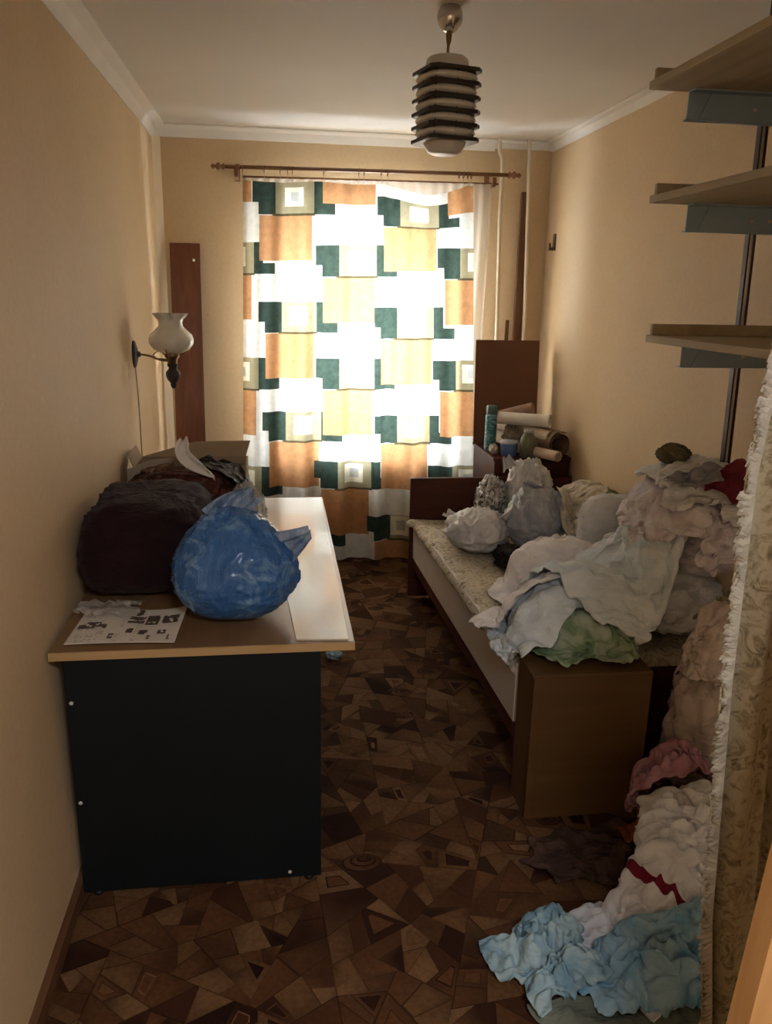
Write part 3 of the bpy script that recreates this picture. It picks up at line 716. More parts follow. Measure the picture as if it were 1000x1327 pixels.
# newspaper: sheet with dark printed pictures
M_PAPER = plain('newsprint', (.66, .60, .52), .7, .06, 10); M_INK = plain('newsprint_ink', (.10, .07, .055), .7, .3, 60); M_INK2 = plain('newsprint_grey', (.38, .33, .27), .7, .2, 60)
V, F, MI = [], [], []; nx, ny = 64, 44
def pap(u, v):
    x = -.560+.282*u+.012*v; y = 2.005+.235*v-.012*u; z = .7535+.004*math.sin(u*7)*v+.004*max(0, u-.9)*10*v+.003*abs(math.sin(u*3+v*2)); return (x, y, z)
for i in range(nx+1):
    for j in range(ny+1): V.append(pap(i/nx, j/ny))
pics = [(.03, .38, .30, .50), (.10, .44, .24, .56), (.47, .56, .62, .78), (.52, .80, .58, .97), (.64, .52, .76, .80), (.80, .54, .95, .78), (.50, .28, .56, .40), (.62, .22, .70, .36), (.80, .24, .88, .36), (.36, .12, .40, .24), (.72, .10, .75, .2), (.9, .1, .93, .22)]
for i in range(nx):
    for j in range(ny):
        F.append((i*(ny+1)+j, (i+1)*(ny+1)+j, (i+1)*(ny+1)+j+1, i*(ny+1)+j+1)); u, v = (i+.5)/nx, (j+.5)/ny; m = 0
        for q in pics:
            if q[0] < u < q[2] and q[1] < v < q[3] and mn.noise(Vector((u*22, v*16, 3))) > -.28: m = 1
        if m == 0 and .05 < v < .95 and (int(v*40) % 2 == 0) and (.42 < u < .46 or .58 < u < .63 or .05 < u < .3) and mn.noise(Vector((u*40, v*9, 1))) > .1: m = 2
        MI.append(m)
o = mk('newspaper', V, F, [M_PAPER, M_INK, M_INK2], None, True); o.data.polygons.foreach_set('material_index', MI)
m = o.modifiers.new('t', 'SOLIDIFY'); m.thickness = .0008
tag(o, 'open printed newspaper page lying on the near left end of the desk', 'newspaper')
# clear plastic film in the corner of the desk
s = NT('clear_film'); s.b.inputs['Base Color'].default_value = (.62, .58, .52, 1); s.b.inputs['Roughness'].default_value = .2
t = s.n('ShaderNodeBsdfTransparent'); mx = s.n('ShaderNodeMixShader'); mx.inputs[0].default_value = .42; s.l(t.outputs[0], mx.inputs[1]); s.l(s.b.outputs[0], mx.inputs[2]); s.l(mx.outputs[0], s.out.inputs[0])
s.bump(s.noise(s.coord(), 40, 4, .6, 2), .8, .01); M_FILM = s.m
hf_keep = HF.copy()
hf_box(-.56, -.28, 2.0, 2.24, .762)
cloth('plastic_film', M_FILM, -.49, 2.21, .18, .14, .1, .8, .05, 5, n=26, steps=35, label='crumpled clear plastic film between newspaper and dark holdall', cat='plastic film', amp=.01, thick=0)

# holdalls and bags on the desk
M_PURP = fabric('aubergine_cloth', (.016, .003, .006), (.010, .002, .004), rough=.9, pat=5, sheen=.05)
hold = thing('holdall', 'large dark aubergine holdall standing on the desk against the left wall', 'bag', (-.40, 2.55, .75))
blob('body', M_PURP, (-.405, 2.52, .752), .180, .26, .142, 3, .09, .0, parent=hold, boxy=.9, radial=.02)
tube('zip', smoothpts([(-.55, 2.42, .93), (-.48, 2.38, .985), (-.40, 2.37, 1.00), (-.30, 2.39, .97)]), .004, plain('zip_dark', (.05, .02, .025), .4), hold, 6)
tube('handle', smoothpts([(-.50, 2.50, .99), (-.47, 2.46, 1.015), (-.38, 2.44, 1.025), (-.30, 2.47, 1.015), (-.28, 2.52, .99)]), .010, M_PURP, hold, 8)
hf_box(-.58, -.24, 2.36, 2.78, .95)
M_LEA = fabric('brown_leather', (.085, .028, .022), (.045, .015, .012), rough=.38, pat=7, sheen=0)
lb = thing('leather_bag', 'reddish brown leather bag behind the aubergine holdall', 'bag', (-.36, 3.05, .75))
blob('body', M_LEA, (-.36, 3.03, .752), .20, .17, .130, 9, .22, .1, parent=lb, boxy=.5, radial=.03)
tube('handle', smoothpts([(-.50, 2.98, .94), (-.46, 2.93, .985), (-.36, 2.92, 1.0), (-.27, 2.95, .98), (-.24, 2.98, .94)]), .011, M_LEA, lb, 8)
tag(blob('clear_bag', M_FILM, (-.12, 2.84, .752), .07, .07, .12, 21, .3, .1), 'clear film bag with brown things squeezed beside the holdall', 'bag')
blob('brown_pouch', M_LEA, (-.13, 2.60, .752), .06, .10, .115, 33, .3, .1, label='small wrinkled brown pouch between the holdall and blue bag', cat='pouch')
# carton behind
c2 = thing('open_carton', 'open brown cardboard carton at the far end of the desk', 'box', (-.34, 3.36, .75))
V, F = [], []
for (a, b, c, d) in ((-.58, -.13, 3.25, 3.255), (-.58, -.13, 3.475, 3.48), (-.58, -.575, 3.255, 3.475), (-.135, -.13, 3.255, 3.475)): boxm(V, F, a, b, c, d, .752, .95)
boxm(V, F, -.575, -.135, 3.255, 3.475, .752, .757)
mk('body', V, F, M_CARD, c2)
for (y0, y1, z1) in ((3.478, 3.52, 1.01),):
    V = [(-.575, y0, .95), (-.14, y0, .95), (-.12, y1, z1), (-.36, y1, z1-.004)]; V += [(a, b+.004, c) for a, b, c in V]
    mk('flap', V, [(0, 1, 2, 3), (7, 6, 5, 4), (0, 4, 5, 1), (1, 5, 6, 2), (2, 6, 7, 3), (3, 7, 4, 0)], M_CARD, c2)
V = [(-.578, 3.26, .95), (-.578, 3.47, .95), (-.60, 3.47, 1.0), (-.60, 3.27, 1.0)]; V += [(a+.004, b, c) for a, b, c in V]
mk('flap', V, [(0, 1, 2, 3), (7, 6, 5, 4), (0, 4, 5, 1), (1, 5, 6, 2), (2, 6, 7, 3), (3, 7, 4, 0)], M_CARD, c2)
hf_box(-.56, -.15, 2.85, 3.2, .96); hf_box(-.56, -.15, 3.2, 3.48, .95)
# pale wall-side flap seen left of the leather bag
V = [(-.585, 3.16, .85), (-.38, 3.22, .87), (-.37, 3.22, 1.0), (-.50, 3.18, .995), (-.582, 3.15, .965)]; V += [(a, b+.006, c) for a, b, c in V]
tag(mk('cardboard_piece', [(p[0], p[1], p[2]) for p in V], [(4, 3, 2, 1, 0), (5, 6, 7, 8, 9)]+[(i, (i+1) % 5, 5+(i+1) % 5, 5+i) for i in range(5)], plain('grey_card', (.36, .30, .23), .8, .08)), 'pale grey-brown cardboard piece standing behind the leather bag by the left wall', 'cardboard')
M_BLK = fabric('black_cloth', (.010, .008, .009), (.016, .008, .010), rough=.7)
cloth('black_garment', M_BLK, -.17, 3.06, .42, .26, -.35, .62, .1, 14, n=36, label='black garment draped over the brown bags behind the blue bag', cat='clothing', amp=.05)
# crumpled white paper standing up
V, F = [], []; nu, nv = 9, 22
for i in range(nu):
    for j in range(nv):
        u, v = i/(nu-1)-.5, j/(nv-1)
        wd = .055*math.sin(PI*min(1, .12+v*.88))**.6
        V.append((-.335+.12*v*v*.75+.0+u*wd-.018*math.sin(v*4), 2.96-.05*v+.02*math.cos(u*5), 1.115-.135*v**1.2+.012*math.sin(u*9+v*5)))
for i in range(nu-1):
    for j in range(nv-1): F.append((i*nv+j, (i+1)*nv+j, (i+1)*nv+j+1, i*nv+j+1))
o = mk('paper_wrap', V, F, plain('white_paper', (.72, .68, .62), .6, .06), None, True); m = o.modifiers.new('t', 'SOLIDIFY'); m.thickness = .002
tag(o, 'twisted white paper strip sticking up from the brown bag', 'paper')

# blue plastic bag with knotted handles
M_BLUE = plastic('blue_film', (.03, .13, .36), (.22, .40, .62), .15, 13, 0, .50, .72)
M_BLUE2 = plastic('blue_film_thin', (.12, .20, .34), (.30, .40, .54), .22, 12)
bb = thing('blue_plastic_bag', 'full translucent blue plastic bag with tied ears on the desk', 'bag', (-.12, 2.21, .755))
BC = (-.125, 2.165, .755)
blob('bag_body', M_BLUE, BC, .172, .140, .182, 11, .085, .25, parent=bb, nu=120, nv=80, radial=.014, taper=.22, lump=.8, boxy=.15)
def ear(name, base, tip, wb, wt, mat, parent, seed, hollow=.5, n=14, m=22, bow=(0, 0, 0), d=None, thick=.0015):
    """gathered film lug: a folded sheet from base to tip, curved across its width"""
    B, T = Vector(base), Vector(tip); ax = (T-B); u = (d or Vector((1, 0, 0))); u = (u-ax*(u.dot(ax)/ax.length_squared)).normalized(); nrm = ax.normalized().cross(u)
    V, F = [], []
    for j in range(m):
        v = j/(m-1)
        for i in range(n):
            s_ = i/(n-1)*2-1; wd = wb*(1-v)+wt*v
            p = B+ax*v+Vector(bow)*math.sin(PI*v)+u*s_*wd+nrm*(hollow*wd*(1-s_*s_)+.010*math.sin(s_*8+seed+v*3)*(1-.4*v))+Vector((0, 0, .010*math.sin(s_*5+seed)*v))
            V.append(tuple(p))
    for j in range(m-1):
        for i in range(n-1): a = j*n+i; F.append((a, a+1, a+n+1, a+n))
    o = mk(name, V, F, mat, parent, True); q = o.modifiers.new('t', 'SOLIDIFY'); q.thickness = thick; q = o.modifiers.new('s', 'SUBSURF'); q.levels = q.render_levels = 1
    return o
ear('bag_ear', (-.05, 2.12, .950), (.084, 2.12, 1.012), .078, .012, M_BLUE2, bb, 1, .25, bow=(.0, 0, -.012), d=Vector((.25, .1, -1)))
ear('bag_ear', (-.16, 2.18, 1.01), (-.065, 2.26, 1.090), .075, .030, M_BLUE2, bb, 4, .35, bow=(-.01, -.02, .012), d=Vector((1, 0, -.5)))

# ------------------------------------------------------------------ wall sconce
M_IRON = plain('sconce_dark', (.022, .014, .010), .55, .2, spec=.6)
M_BRASS = plain('sconce_brass', (.24, .15, .07), .3, .1, metal=.8)
M_OPAL = plain('opal_glass', (.72, .70, .65), .18, .03, 4, coat=.3)
scn = thing('wall_sconce', 'oil-lamp style wall sconce with white ruffled glass shade', 'wall lamp', (-.642, 3.78, 1.355))
wx = xl(3.78, 1.355)
o = lathe('wall_plate', [(.044, 0), (.048, .004), (.044, .010), (.030, .016), (.012, .022), (.008, .032)], (wx-.001, 3.78, 1.357), M_IRON, scn, 28, axis='x')
for v_ in o.data.vertices: v_.co.z = (v_.co.z-.002)*1.3+.002
tube('arm', smoothpts([(wx+.028, 3.78, 1.357), (wx+.07, 3.78, 1.350), (wx+.11, 3.78, 1.335), (wx+.15, 3.78, 1.328), (-.475, 3.78, 1.332)]), .0045, M_BRASS, scn, 8)
tube('arm_scroll', smoothpts([(-.53, 3.78, 1.372), (-.55, 3.78, 1.355), (-.535, 3.78, 1.340), (-.51, 3.78, 1.338), (-.49, 3.78, 1.335)]), .003, M_BRASS, scn, 6)
SC_ = (-.468, 3.78)
lathe('lamp_base', [(.004, 1.205), (.010, 1.210), (.014, 1.222), (.012, 1.228), (.026, 1.245), (.033, 1.262), (.031, 1.280), (.020, 1.292), (.018, 1.300), (.024, 1.306), (.024, 1.318)], (*SC_, 0), M_IRON, scn, 20)
lathe('burner', [(.016, 1.316), (.022, 1.322), (.022, 1.335), (.030, 1.345), (.034, 1.352), (.030, 1.362), (.026, 1.372)], (*SC_, 0), M_BRASS, scn, 20)
def ruff(a, i): return 1+(.0 if i < 9 else .05*(i-8))*math.sin(a*8)
lathe('glass_shade', [(.034, 1.362), (.050, 1.366), (.078, 1.380), (.096, 1.404), (.099, 1.424), (.092, 1.446), (.070, 1.466), (.054, 1.482), (.051, 1.500), (.056, 1.518), (.064, 1.530), (.070, 1.538), (.066, 1.536), (.050, 1.515)], (*SC_, 0), M_OPAL, scn, 48, rfun=ruff)
for a in (0.3, 2.4, 4.5):
    tube('shade_prong', [(SC_[0]+.028*math.cos(a), SC_[1]+.028*math.sin(a), 1.350), (SC_[0]+.058*math.cos(a), SC_[1]+.058*math.sin(a), 1.355), (SC_[0]+.083*math.cos(a), SC_[1]+.083*math.sin(a), 1.385)], .003, M_BRASS, scn, 6)
tube('cord', smoothpts([(wx+.006, 3.775, 1.31), (xl(3.8, 1.1)+.005, 3.80, 1.10), (xl(3.8, .9)+.005, 3.79, .90), (xl(3.8, .7)+.005, 3.82, .65), (xl(3.8, .3)+.005, 3.82, .30)]), .003, plain('cord_cream', (.50, .42, .28), .5), scn, 6)

# ------------------------------------------------------------------ pendant lamp
M_CHR = plain('chrome', (.62, .60, .60), .18, .03, metal=.95)
M_LG = plain('milk_glass', (.60, .57, .52), .3, .04, 5, coat=.3)
M_RING = wood('ring_wood', (.012, .009, .007), (.030, .020, .015), .4, 'x')
LX, LY = .542, 2.74
pen = thing('pendant_lamp', 'pendant lamp with milk glass cylinder and six dark wooden rings', 'ceiling lamp', (LX, LY, 2.5))
lathe('canopy', [(.012, 2.428), (.022, 2.434), (.036, 2.452), (.040, 2.470), (.037, 2.488), (.030, 2.500)], (LX+.003, LY, 0), M_CHR, pen, 28)
tube('rod', [(LX+.002, LY, 2.43), (LX, LY, 2.345)], .004, M_BRASS, pen, 8)
lathe('socket', [(.005, 2.43), (.010, 2.428), (.008, 2.405), (.005, 2.395)][::-1], (LX+.002, LY, 0), M_BRASS, pen, 16)
ringz = [2.315-.0395*i for i in range(6)]
prof = [(.02, 2.358), (.056, 2.358), (.064, 2.352), (.066, 2.322)]
for i in range(5):
    z0, z1 = ringz[i], ringz[i+1]
    prof += [(.070, z0-.006), (.086, z0-.012), (.090, (z0+z1)/2), (.086, z1+.012), (.070, z1+.006)]
prof += [(.068, 2.113), (.062, 2.10), (.054, 2.085), (.040, 2.078), (.01, 2.077)]
def hexr(a, i):
    b = a-math.radians(-121); return (1+.10*abs(math.cos(b*2))**2*(1 if math.cos(4*b) > 0 else 0)) if 7 <= i <= 30 else 1
lathe('glass_cylinder', prof[::-1], (LX, LY, 0), M_LG, pen, 72, rfun=lambda a, i: hexr(a, i))
for z in ringz:
    V, F = [], []; hexa = [math.radians(-121+q_)+k*PI/2 for k in range(4) for q_ in (-7, 7)]
    for zz in (z-.006, z+.006):
        for r in (.070, .112):
            for a in hexa: V.append((LX+r*math.cos(a), LY+r*math.sin(a), zz))
    for k in range(8):
        q = (k+1) % 8
        F += [(k, q, 8+q, 8+k), (16+k, 24+k, 24+q, 16+q), (8+k, 8+q, 24+q, 24+k), (k, 16+k, 16+q, q)]
    o = mk('wooden_ring', V, F, M_RING, pen); m = o.modifiers.new('b', 'BEVEL'); m.width = .003; m.segments = 2
for k in range(8):
    a = math.radians(-121)+k*PI/4; r = .094 if k % 2 == 0 else .080
    tube('wire', [(LX+r*math.cos(a), LY+r*math.sin(a), 2.318), (LX+r*math.cos(a), LY+r*math.sin(a), 2.115)], .0018, M_RING, pen, 6)

# ------------------------------------------------------------------ shelving on the right wall
M_SHELF = wood('shelf_pine', (.34, .26, .15), (.45, .36, .22), .6, 'y', .7)
M_BRK = plain('bracket_grey_blue', (.30, .40, .50), .5, .08, 8)
M_RAIL = plain('rail_chrome', (.60, .55, .50), .35, .05, metal=.3); M_RAILD = plain('rail_dark', (.035, .018, .012), .5)
rack = thing('shelving_rack', 'wall shelving of three pale planks on grey brackets and a steel rail', 'shelving', (1.45, 2.45, .93))
V, F = [], []
boxm(V, F, 1.4655, 1.470, 2.462, 2.485, .93, 2.5); boxm(V, F, 1.446, 1.4505, 2.462, 2.485, .93, 2.5); boxm(V, F, 1.4505, 1.4655, 2.480, 2.485, .93, 2.5)
V = np.array(V, float); V[:, 0] += .055*(1-V[:, 2]/2.5)
mk('rail', V, F, M_RAILD, rack)
tube('rail_highlight_bar', [(1.491, 2.468, 0.93), (1.458, 2.468, 2.5)], .0065, M_RAIL, rack, 12)  # pale bar puts the rail's bright highlight into its colour
for z, xo, in ((2.236, .0), (1.928, .035), (1.520, .068)):
    x0 = 1.083+xo
    pk = box('shelf_plank', x0, 1.60, 1.55, 2.452, z-.004, z+.018, M_SHELF, rack, .002)
    box('shelf_lip', x0+.012, 1.60, 2.432, 2.450, z+.018, z+.052, M_SHELF, pk, .002)
    b0 = x0+.118
    V, F = [], []
    boxm(V, F, b0, 1.603, 2.436, 2.440, z-.082, z-.004); boxm(V, F, b0, 1.603, 2.400, 2.436, z-.008, z-.004); boxm(V, F, b0, 1.603, 2.432, 2.460, z-.082, z-.078)
    br = mk('bracket', V, F, M_BRK, rack)
    V = [(b0+.035, 2.4355, z-.078), (b0+.055, 2.4355, z-.078), (b0+.075, 2.4355, z-.010), (b0+.066, 2.4355, z-.010)]; V += [(a, b-.005, c) for a, b, c in V]
    mk('gusset', V, [(3, 2, 1, 0), (4, 5, 6, 7), (0, 1, 5, 4), (1, 2, 6, 5), (2, 3, 7, 6), (3, 0, 4, 7)], M_BRK, br)
    for dx in (.21, .27): lathe('screw', [(.007, 0), (.006, -.003), (.002, -.004)], (b0+dx, 2.436, z-.045), M_RAIL, br, 10, axis='y')

# ------------------------------------------------------------------ bed
bed = thing('bed', 'single bed along the right wall with cream floral mattress and white side panel', 'bed', (1.18, 3.25, 0))
M_SIDE = plain('bed_side_white', (.62, .56, .52), .5, .05, 4)
box('headboard', .70, 1.595, 4.12, 4.145, .02, .692, M_DARKR, bed, .003)
def bx(y): return .779-.058*(y-2.35)/1.765
def skew(o):
    for v_ in o.data.vertices: v_.co.x += bx(v_.co.y+3.25)-.779
    return o
skew(box('side_panel', .779, .797, 2.37, 4.12, .245, .462, M_SIDE, bed, .002))
skew(box('side_rail', .785, .82, 2.37, 4.12, .18, .245, M_DARKR, bed, .002))
box('footboard', .80, 1.595, 2.345, 2.37, .02, .43, M_DARKR, bed, .003)
box('side_panel', 1.58, 1.595, 2.37, 4.12, .245, .44, M_SIDE, bed)
for x, y in ((.83, 2.42), (1.55, 2.42), (.83, 4.06), (1.55, 4.06)): box('leg', x-.022, x+.022, y-.022, y+.022, 0, .25, M_DARKR, bed, .002)
box('bed_base', .81, 1.58, 2.37, 4.12, .28, .30, M_DARKR, bed)
M_FLO = floral('mattress_floral', (.60, .55, .44), (.17, .13, .09), (.40, .34, .24), 26)
# mattress: padded grid with rolled edges
V, F = [], []; nx, ny = 40, 80
def matz(x, y): return .468+.030*max(0, (3.2-y)/1.0)*0+.010*mn.noise(Vector((x*6, y*6, 2)))+.006*mn.noise(Vector((x*15, y*15, 5)))
xa, xb, ya, yb = .735, 1.585, 2.375, 4.115
for i in range(nx+1):
    for j in range(ny+1):
        y = ya+(yb-ya)*j/ny; xa = bx(y)-.016; x = xa+(xb-xa)*i/nx; e = min(x-xa, (y-ya), (yb-y)+.02)
        V.append((x+.006*mn.noise(Vector((y*12, 0, 0))) * (i < 2), y, matz(x, y)-.03*max(0, 1-e/.035)**2))
for i in range(nx):
    for j in range(ny): a = i*(ny+1)+j; F.append((a, a+ny+1, a+ny+2, a+1))
# skirt down on the open side
n0 = len(V)
for j in range(ny+1):
    y = ya+(yb-ya)*j/ny; xa = bx(y)-.016
    for q in (0, 1): V.append((xa+.010+.012*q+.006*math.sin(y*40), y, .425-.022*q-.006*mn.noise(Vector((y*18, q, 0)))))
for j in range(ny):
    F.append((j, j+1, n0+2*(j+1), n0+2*j)); F.append((n0+2*j, n0+2*j+2, n0+2*j+3, n0+2*j+1))
n1 = len(V)
V += [(.86, ya, .30), (xb, ya, .30), (xb, yb, .30), (.86, yb, .30)]
F += [(n1, n1+1, n1+2, n1+3), tuple([i*(ny+1) for i in range(nx+1)]+[n1+1, n1])[::-1], tuple([i*(ny+1)+ny for i in range(nx+1)]+[n1+2, n1+3])]
mt = mk('mattress', V, F, M_FLO, bed, True)
blob('corner_tassel', M_FLO, (.708, 4.08, .435), .030, .04, .022, 3, .3, parent=bed, nu=20, nv=12, hf=False)
hf_box(.74, 1.6, 2.37, 4.12, .472); hf_box(.70, 1.6, 4.115, 4.15, .69)

# ------------------------------------------------------------------ wooden box in front of the bed
M_CHIP = wood('chipboard', (.085, .043, .014), (.12, .063, .022), .5, 'x', .5)
wb = thing('wooden_box', 'brown veneered wooden box on the carpet in front of the bed foot', 'box', (.96, 2.27, 0))
box('front_panel', .800, 1.165, 2.178, 2.194, .0, .50, M_CHIP, wb, .0015)
box('side_panel', .776, .792, 2.190, 2.335, .0, .505, M_CHIP, wb, .0015); box('front_post', .776, .802, 2.176, 2.20, 0, .503, M_CHIP, wb, .0015)
box('side_panel', 1.149, 1.165, 2.194, 2.335, .0, .50, M_CHIP, wb, .0015)
box('box_top', .774, 1.165, 2.180, 2.335, .50, .512, M_CHIP, wb, .0015); box('rear_panel', .792, 1.149, 2.325, 2.335, .0, .50, M_CHIP, wb)
hf_box(.75, 1.17, 2.17, 2.36, .512)

# ------------------------------------------------------------------ bags on the bed
M_W1 = fabric('white_cotton', (.86, .84, .85), (.78, .76, .78)); M_W2 = fabric('grey_white_cotton', (.74, .75, .78), (.64, .66, .69)); M_W3 = fabric('bluish_white', (.72, .80, .85), (.62, .71, .77))
M_PKW = fabric('lilac_white', (.73, .70, .74), (.60, .54, .61), pat=14); M_CRM = fabric('cream_cotton', (.66, .62, .54), (.52, .48, .40))
M_PLW = plastic('white_carrier', (.62, .60, .60), (.74, .73, .73), .3, 6); M_PLG = plastic('grey_carrier', (.42, .45, .51), (.56, .58, .62), .28, 6)
def carrier(label, c, r, mat, seed, ears=(), **k):
    t = thing('carrier_bag', label, 'bag', c); blob('bag_body', mat, c, *r, seed, .2, .25, parent=t, radial=.05, nu=90, nv=56, **k)
    for e in ears: ear('bag_ear', *e, mat, t, seed)
    return t
s = NT('clear_wrap'); v = s.coord(); s.l(s.ramp(s.noise(v, 22, 4, .6, 2), [(.42, (.10, .09, .08)), (.52, (.42, .38, .34)), (.64, (.70, .68, .65))]), s.b.inputs['Base Color'])
s.b.inputs['Roughness'].default_value = .12; s.b.inputs['Coat Weight'].default_value = .8; s.bump(s.noise(v, 30, 4, .6, 2), .9, .02); M_CLW = s.m
carrier('shiny clear plastic bag of dark things by the headboard', (1.075, 3.86, .475), (.085, .10, .16), M_CLW, 17)
carrier('tall white carrier bag with knotted top nearest the corner cabinet', (1.262, 3.86, .475), (.118, .12, .21), M_PLW, 5, ears=(((1.16, 3.83, .80), (1.13, 3.82, .865), .045, .022),))
carrier('pale grey plastic carrier bag standing in the middle of the bed', (1.215, 3.55, .475), (.150, .13, .170), M_PLG, 8, ears=(((1.20, 3.53, .74), (1.14, 3.54, .80), .05, .02),))
carrier('low white plastic bag lying nearest the open side of the bed', (.925, 3.56, .475), (.145, .17, .110), M_PLW, 23, ears=(((.86, 3.62, .60), (.80, 3.68, .63), .03, .03), ((1.05, 3.50, .62), (1.09, 3.46, .70), .05, .03)))
M_GRC = fabric('olive_cloth', (.22, .24, .10), (.12, .13, .06)); 
# folded bedding along the wall
cloth('folded_blanket', M_GRC, 1.46, 3.45, .26, .75, 0, .9, .1, 31, n=28, steps=40, label='olive green blanket folded along the right wall behind the white clothes', cat='blanket', amp=.03)
blob('bedding_roll', M_CRM, (1.475, 3.50, .475), .11, .34, .15, 27, .18, .1, label='pale rolled bedding against the right wall behind the grey bag', cat='bedding', boxy=.3)
cloth('pale_towel', M_CRM, 1.40, 3.42, .36, .62, -.25, .85, .12, 32, n=34, steps=45, label='cream towel with green edge spread over the rolled bedding by the wall', cat='towel', amp=.04,
      mats=[M_CRM, M_GRC], colfun=lambda a, b: a > .82 or b < .1)

# ------------------------------------------------------------------ the big heap of white laundry
def bundle(label, c, r, mat, seed, cat='laundry', **k): return blob('laundry_bundle', mat, c, *r, seed, .26, .2, label=label, cat=cat, **k)
bundle('thick white laundry bundle at the foot end of the heap, against the wall', (1.36, 2.66, .48), (.24, .29, .15), M_W2, 51)
bundle('grey-white laundry bundle in the middle of the bed heap', (1.14, 2.97, .48), (.17, .14, .12), M_W1, 52)
bundle('pinkish laundry bundle on the top of the heap under the lowest shelf', (1.44, 2.53, .72), (.16, .21, .155), M_PKW, 53)
bundle('small flat laundry bundle on the wooden box', (1.04, 2.48, .50), (.20, .16, .09), M_W3, 54)
bundle('beige laundry bundle on the floor beside the wooden box', (1.41, 2.17, .0), (.17, .13, .36), fabric('beige_mix', (.52, .44, .39), (.36, .30, .25), pat=6), 55)
M_GRF = fabric('green_check', (.20, .30, .17), (.42, .50, .40), pat=16)
cloth('green_skirt', M_GRF, 1.00, 2.36, .46, .44, .25, .82, .1, 61, n=46, steps=60, label='green and white frilled cloth hanging over the front of the wooden box', cat='clothing', amp=.05, outline='round')
cloth('white_sheet', M_W3, .83, 2.52, .76, .54, .38, .88, .1, 62, n=52, steps=65, label='bluish white cloth hanging in points over the bed side and box', cat='sheet', amp=.06)
cloth('white_shirt', M_W1, 1.13, 2.66, 1.00, .66, -.42, .84, .1, 64, n=72, steps=65, label='large warm white shirt spread from the heap towards the bag side', cat='clothing', amp=.06)
cloth('white_blouse', M_W3, 1.20, 2.52, .74, .62, .35, .84, .1, 65, n=64, steps=65, label='pale blue-white blouse hanging over the near end of the heap', cat='clothing', amp=.06)
cloth('lilac_blouse', M_PKW, 1.40, 2.46, .56, .62, .7, .82, .12, 66, n=56, steps=60, label='lilac-white blouse over the right side of the heap', cat='clothing', amp=.07)
cloth('white_towel', M_W2, 1.46, 2.48, .52, .46, 1.2, .80, .1, 67, n=52, steps=60, label='white towel over the topmost right corner of the heap', cat='towel', amp=.06)
blob('white_pillow', M_W2, (1.375, 3.02, .56), .155, .055, .155, 63, .05, .0, label='smooth grey-white pillow standing on edge behind the heap', cat='pillow', boxy=.9, lump=.15)
blob('black_sock', M_BLK, (1.045, 3.33, .474), .085, .12, .045, 91, .5, .3, label='small black garment crumpled between the plastic bags on the bed', cat='clothing', lump=.9)
blob('olive_cloth', fabric('dark_olive_cloth', (.16, .14, .09), (.05, .045, .03)), (1.37, 2.60, float(hf_get(np.array(1.37), np.array(2.60)))-.02), .06, .045, .04, 77, .22, .2, label='small dark olive cloth on the top back edge of the heap', cat='cloth')
cloth('red_cloth', fabric('crimson_cloth', (.20, .025, .045), (.15, .018, .03)), 1.45, 2.345, .20, .17, .3, .85, .06, 68, n=20, steps=35, label='small crimson cloth lying on the white heap beside the rail', cat='cloth', amp=.02)
cloth('grey_bra', fabric('grey_blue', (.20, .20, .24), (.34, .34, .38)), 1.34, 2.38, .17, .13, -.4, .75, .06, 69, n=20, steps=35, label='small grey-blue garment left of the crimson cloth', cat='clothing', amp=.03)
cloth('patterned_blouse', floral('camo_print', (.34, .32, .22), (.05, .045, .03), (.20, .17, .10), 20), 1.38, 2.20, .26, .26, .4, .75, .05, 71, n=34, steps=50, label='brown and green patterned blouse low on the right of the heap', cat='clothing', amp=.05)
cloth('beige_jacket', fabric('beige_pink', (.58, .50, .46), (.44, .37, .33)), 1.29, 2.11, .30, .34, -.3, .8, .05, 70, n=38, steps=55, label='beige-pink garment hanging down beside the wooden box', cat='clothing', amp=.05)

# ------------------------------------------------------------------ laundry on the floor
bundle('low mixed laundry bundle under the pink clothes', (1.26, 1.89, 0), (.20, .14, .13), M_W2, 56)
bundle('white laundry bundle on the carpet nearest the floral curtain', (1.10, 1.62, 0), (.20, .13, .09), M_W1, 57)
cloth('grey_green_sheet', fabric('grey_green', (.20, .22, .18), (.14, .16, .13)),   .92, 1.33, .62, .28, .05, .85, .05, 88, n=42, steps=50, label='dull grey-green cloth lying lowest at the bottom edge of view', cat='cloth', amp=.03)
cloth('dark_garment', fabric('dark_mix', (.045, .026, .022), (.09, .05, .04), pat=14), .93, 1.98, .42, .26, .1, .75, .06, 80, n=38, steps=50, label='dark brown garment flat on the carpet before the wooden box', cat='clothing', amp=.04)
cloth('orange_cloth', fabric('rust_cloth', (.30, .09, .04), (.20, .05, .03)), 1.14, 2.02, .30, .30, .4, .75, .06, 81, n=30, steps=50, label='rust red cloth under the pink garment', cat='cloth', amp=.05)
cloth('grey_shirt', M_W2, 1.24, 1.80, .46, .38, .3, .70, .06, 83, n=46, steps=60, puff=.05, cfreq=6, label='grey-white shirt below the pink garment', cat='clothing', amp=.06)
cloth('pink_garment', fabric('dusty_pink', (.34, .14, .17), (.44, .26, .34), pat=8), 1.17, 2.02, .46, .32, -.12, .76, .06, 82, n=50, steps=55, puff=.09, cfreq=6, label='dusty pink garment on the upper part of the floor laundry', cat='clothing', amp=.05)
cloth('grey_vest', M_W2, 1.10, 1.76, .36, .28, -.2, .70, .06, 84, n=38, steps=55, label='grey vest crumpled in the middle of the floor laundry', cat='clothing', amp=.05)
cloth('white_tshirt', fabric('bright_white', (.76, .80, .90), (.66, .69, .79)), .97, 1.64, .40, .60, -1.05, .80, .06, 85, n=56, steps=60, puff=.04, label='bright white top with a dark red stripe on the floor laundry', cat='clothing', amp=.05,
      mats=[fabric('bright_white', (.76, .80, .90), (.66, .69, .79)), fabric('wine_red', (.20, .01, .035), (.15, .01, .03))], colfun=lambda a, b: abs(b-.50) < .016)
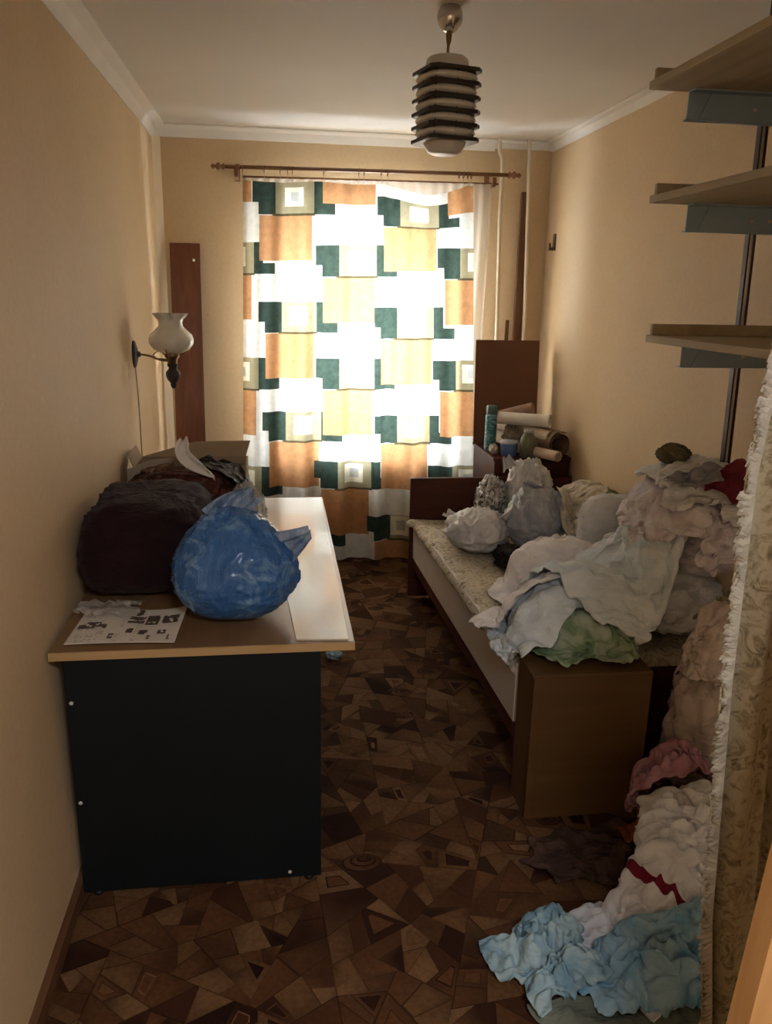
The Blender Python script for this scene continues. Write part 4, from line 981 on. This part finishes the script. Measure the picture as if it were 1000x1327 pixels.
M_LBL = fabric('light_blue', (.30, .48, .62), (.16, .36, .56), pat=10)
M_LB2 = fabric('pale_blue_print', (.36, .50, .56), (.18, .32, .42), pat=12)
cloth('blue_dress', M_LBL, .90, 1.48, .50, .28, -.1, .70, .05, 86, n=52, steps=60, puff=.06, cfreq=7, label='light blue garment crumpled in front of the white top', cat='clothing', amp=.05)
cloth('pale_blue_shirt', M_LB2, .66, 1.58, .30, .34, .3, .72, .05, 87, n=42, steps=60, puff=.07, cfreq=7, label='pale blue printed shirt at the left tip of the floor laundry', cat='clothing', amp=.05)
cloth('blue_rag', fabric('rag_blue', (.20, .28, .32), (.30, .38, .40)), .24, 3.42, .14, .12, .2, .75, .03, 90, n=18, steps=30, label='small pale blue rag on the carpet beyond the desk edge', cat='rag', amp=.03)

# ------------------------------------------------------------------ floral curtain and door jamb in the right foreground
M_FC = floral('curtain_floral', (.37, .31, .20), (.13, .10, .055), (.25, .195, .11), 30)
M_FR = fabric('fringe_white', (.50, .46, .38), (.42, .38, .30))
fc = thing('doorway_curtain', 'cream and brown floral curtain with a pale fringed edge in the right foreground', 'curtain', (.80, 1.02, 0))
V, F = [], []; nu, nz = 46, 60
def fcx(z): return float(np.interp(z, [0, .47, .67, 1.09, 1.42, 1.56, 2.1], [.735, .690, .664, .639, .630, .640, .69]))
def fcp(u, z): return (fcx(z)+.012+u*.34*(1 if z < 1.3 else 1), 1.0+.10*u+.016*math.sin(u*19+z*1.2)+.008*math.sin(u*41-z), z)
for i in range(nu+1):
    for j in range(nz+1): V.append(fcp(i/nu, .01+2.08*j/nz))
for i in range(nu):
    for j in range(nz): a = i*(nz+1)+j; F.append((a, a+nz+1, a+nz+2, a+1))
o = mk('curtain_cloth', V, F, M_FC, fc, True); m = o.modifiers.new('t', 'SOLIDIFY'); m.thickness = .003
V, F = [], []
for k in range(620):
    z = .02+2.05*k/620; x, y, _ = fcp(0, z); L = .004+.005*random.random()+.004*max(0, math.sin(k*.31))+.003*math.sin(k*.113); a = random.uniform(-.5, .5); dy = random.uniform(-.006, .006); wd = .006+.004*random.random()
    n = len(V); V += [(x+.014, y-.003, z-wd), (x+.014, y-.003, z+wd), (x+.004-L, y-.004+dy, z+L*a+wd*.5), (x+.004-L, y+dy, z+L*a-wd*.5), (x+.014, y+.004, z)]
    F += [(n, n+1, n+2, n+3), (n, n+3, n+4), (n+1, n+4, n+2), (n+2, n+4, n+3)]
o = mk('fringe', V, F, M_FR, fc); o['kind'] = 'stuff'
tube('curtain_rod', [(.60, 1.0, 2.10), (XR, 1.13, 2.10)], .008, M_ROD, fc, 8)
V, F = [], []; boxm(V, F, 0, .30, .76, .80, 0, 2.45); V = np.array(V, float); V[:, 0] += .542+.074*V[:, 2]
struct(mk('trim_6', V, F, wood('jamb_wood', (.50, .27, .10), (.62, .36, .15), .45, 'z')))
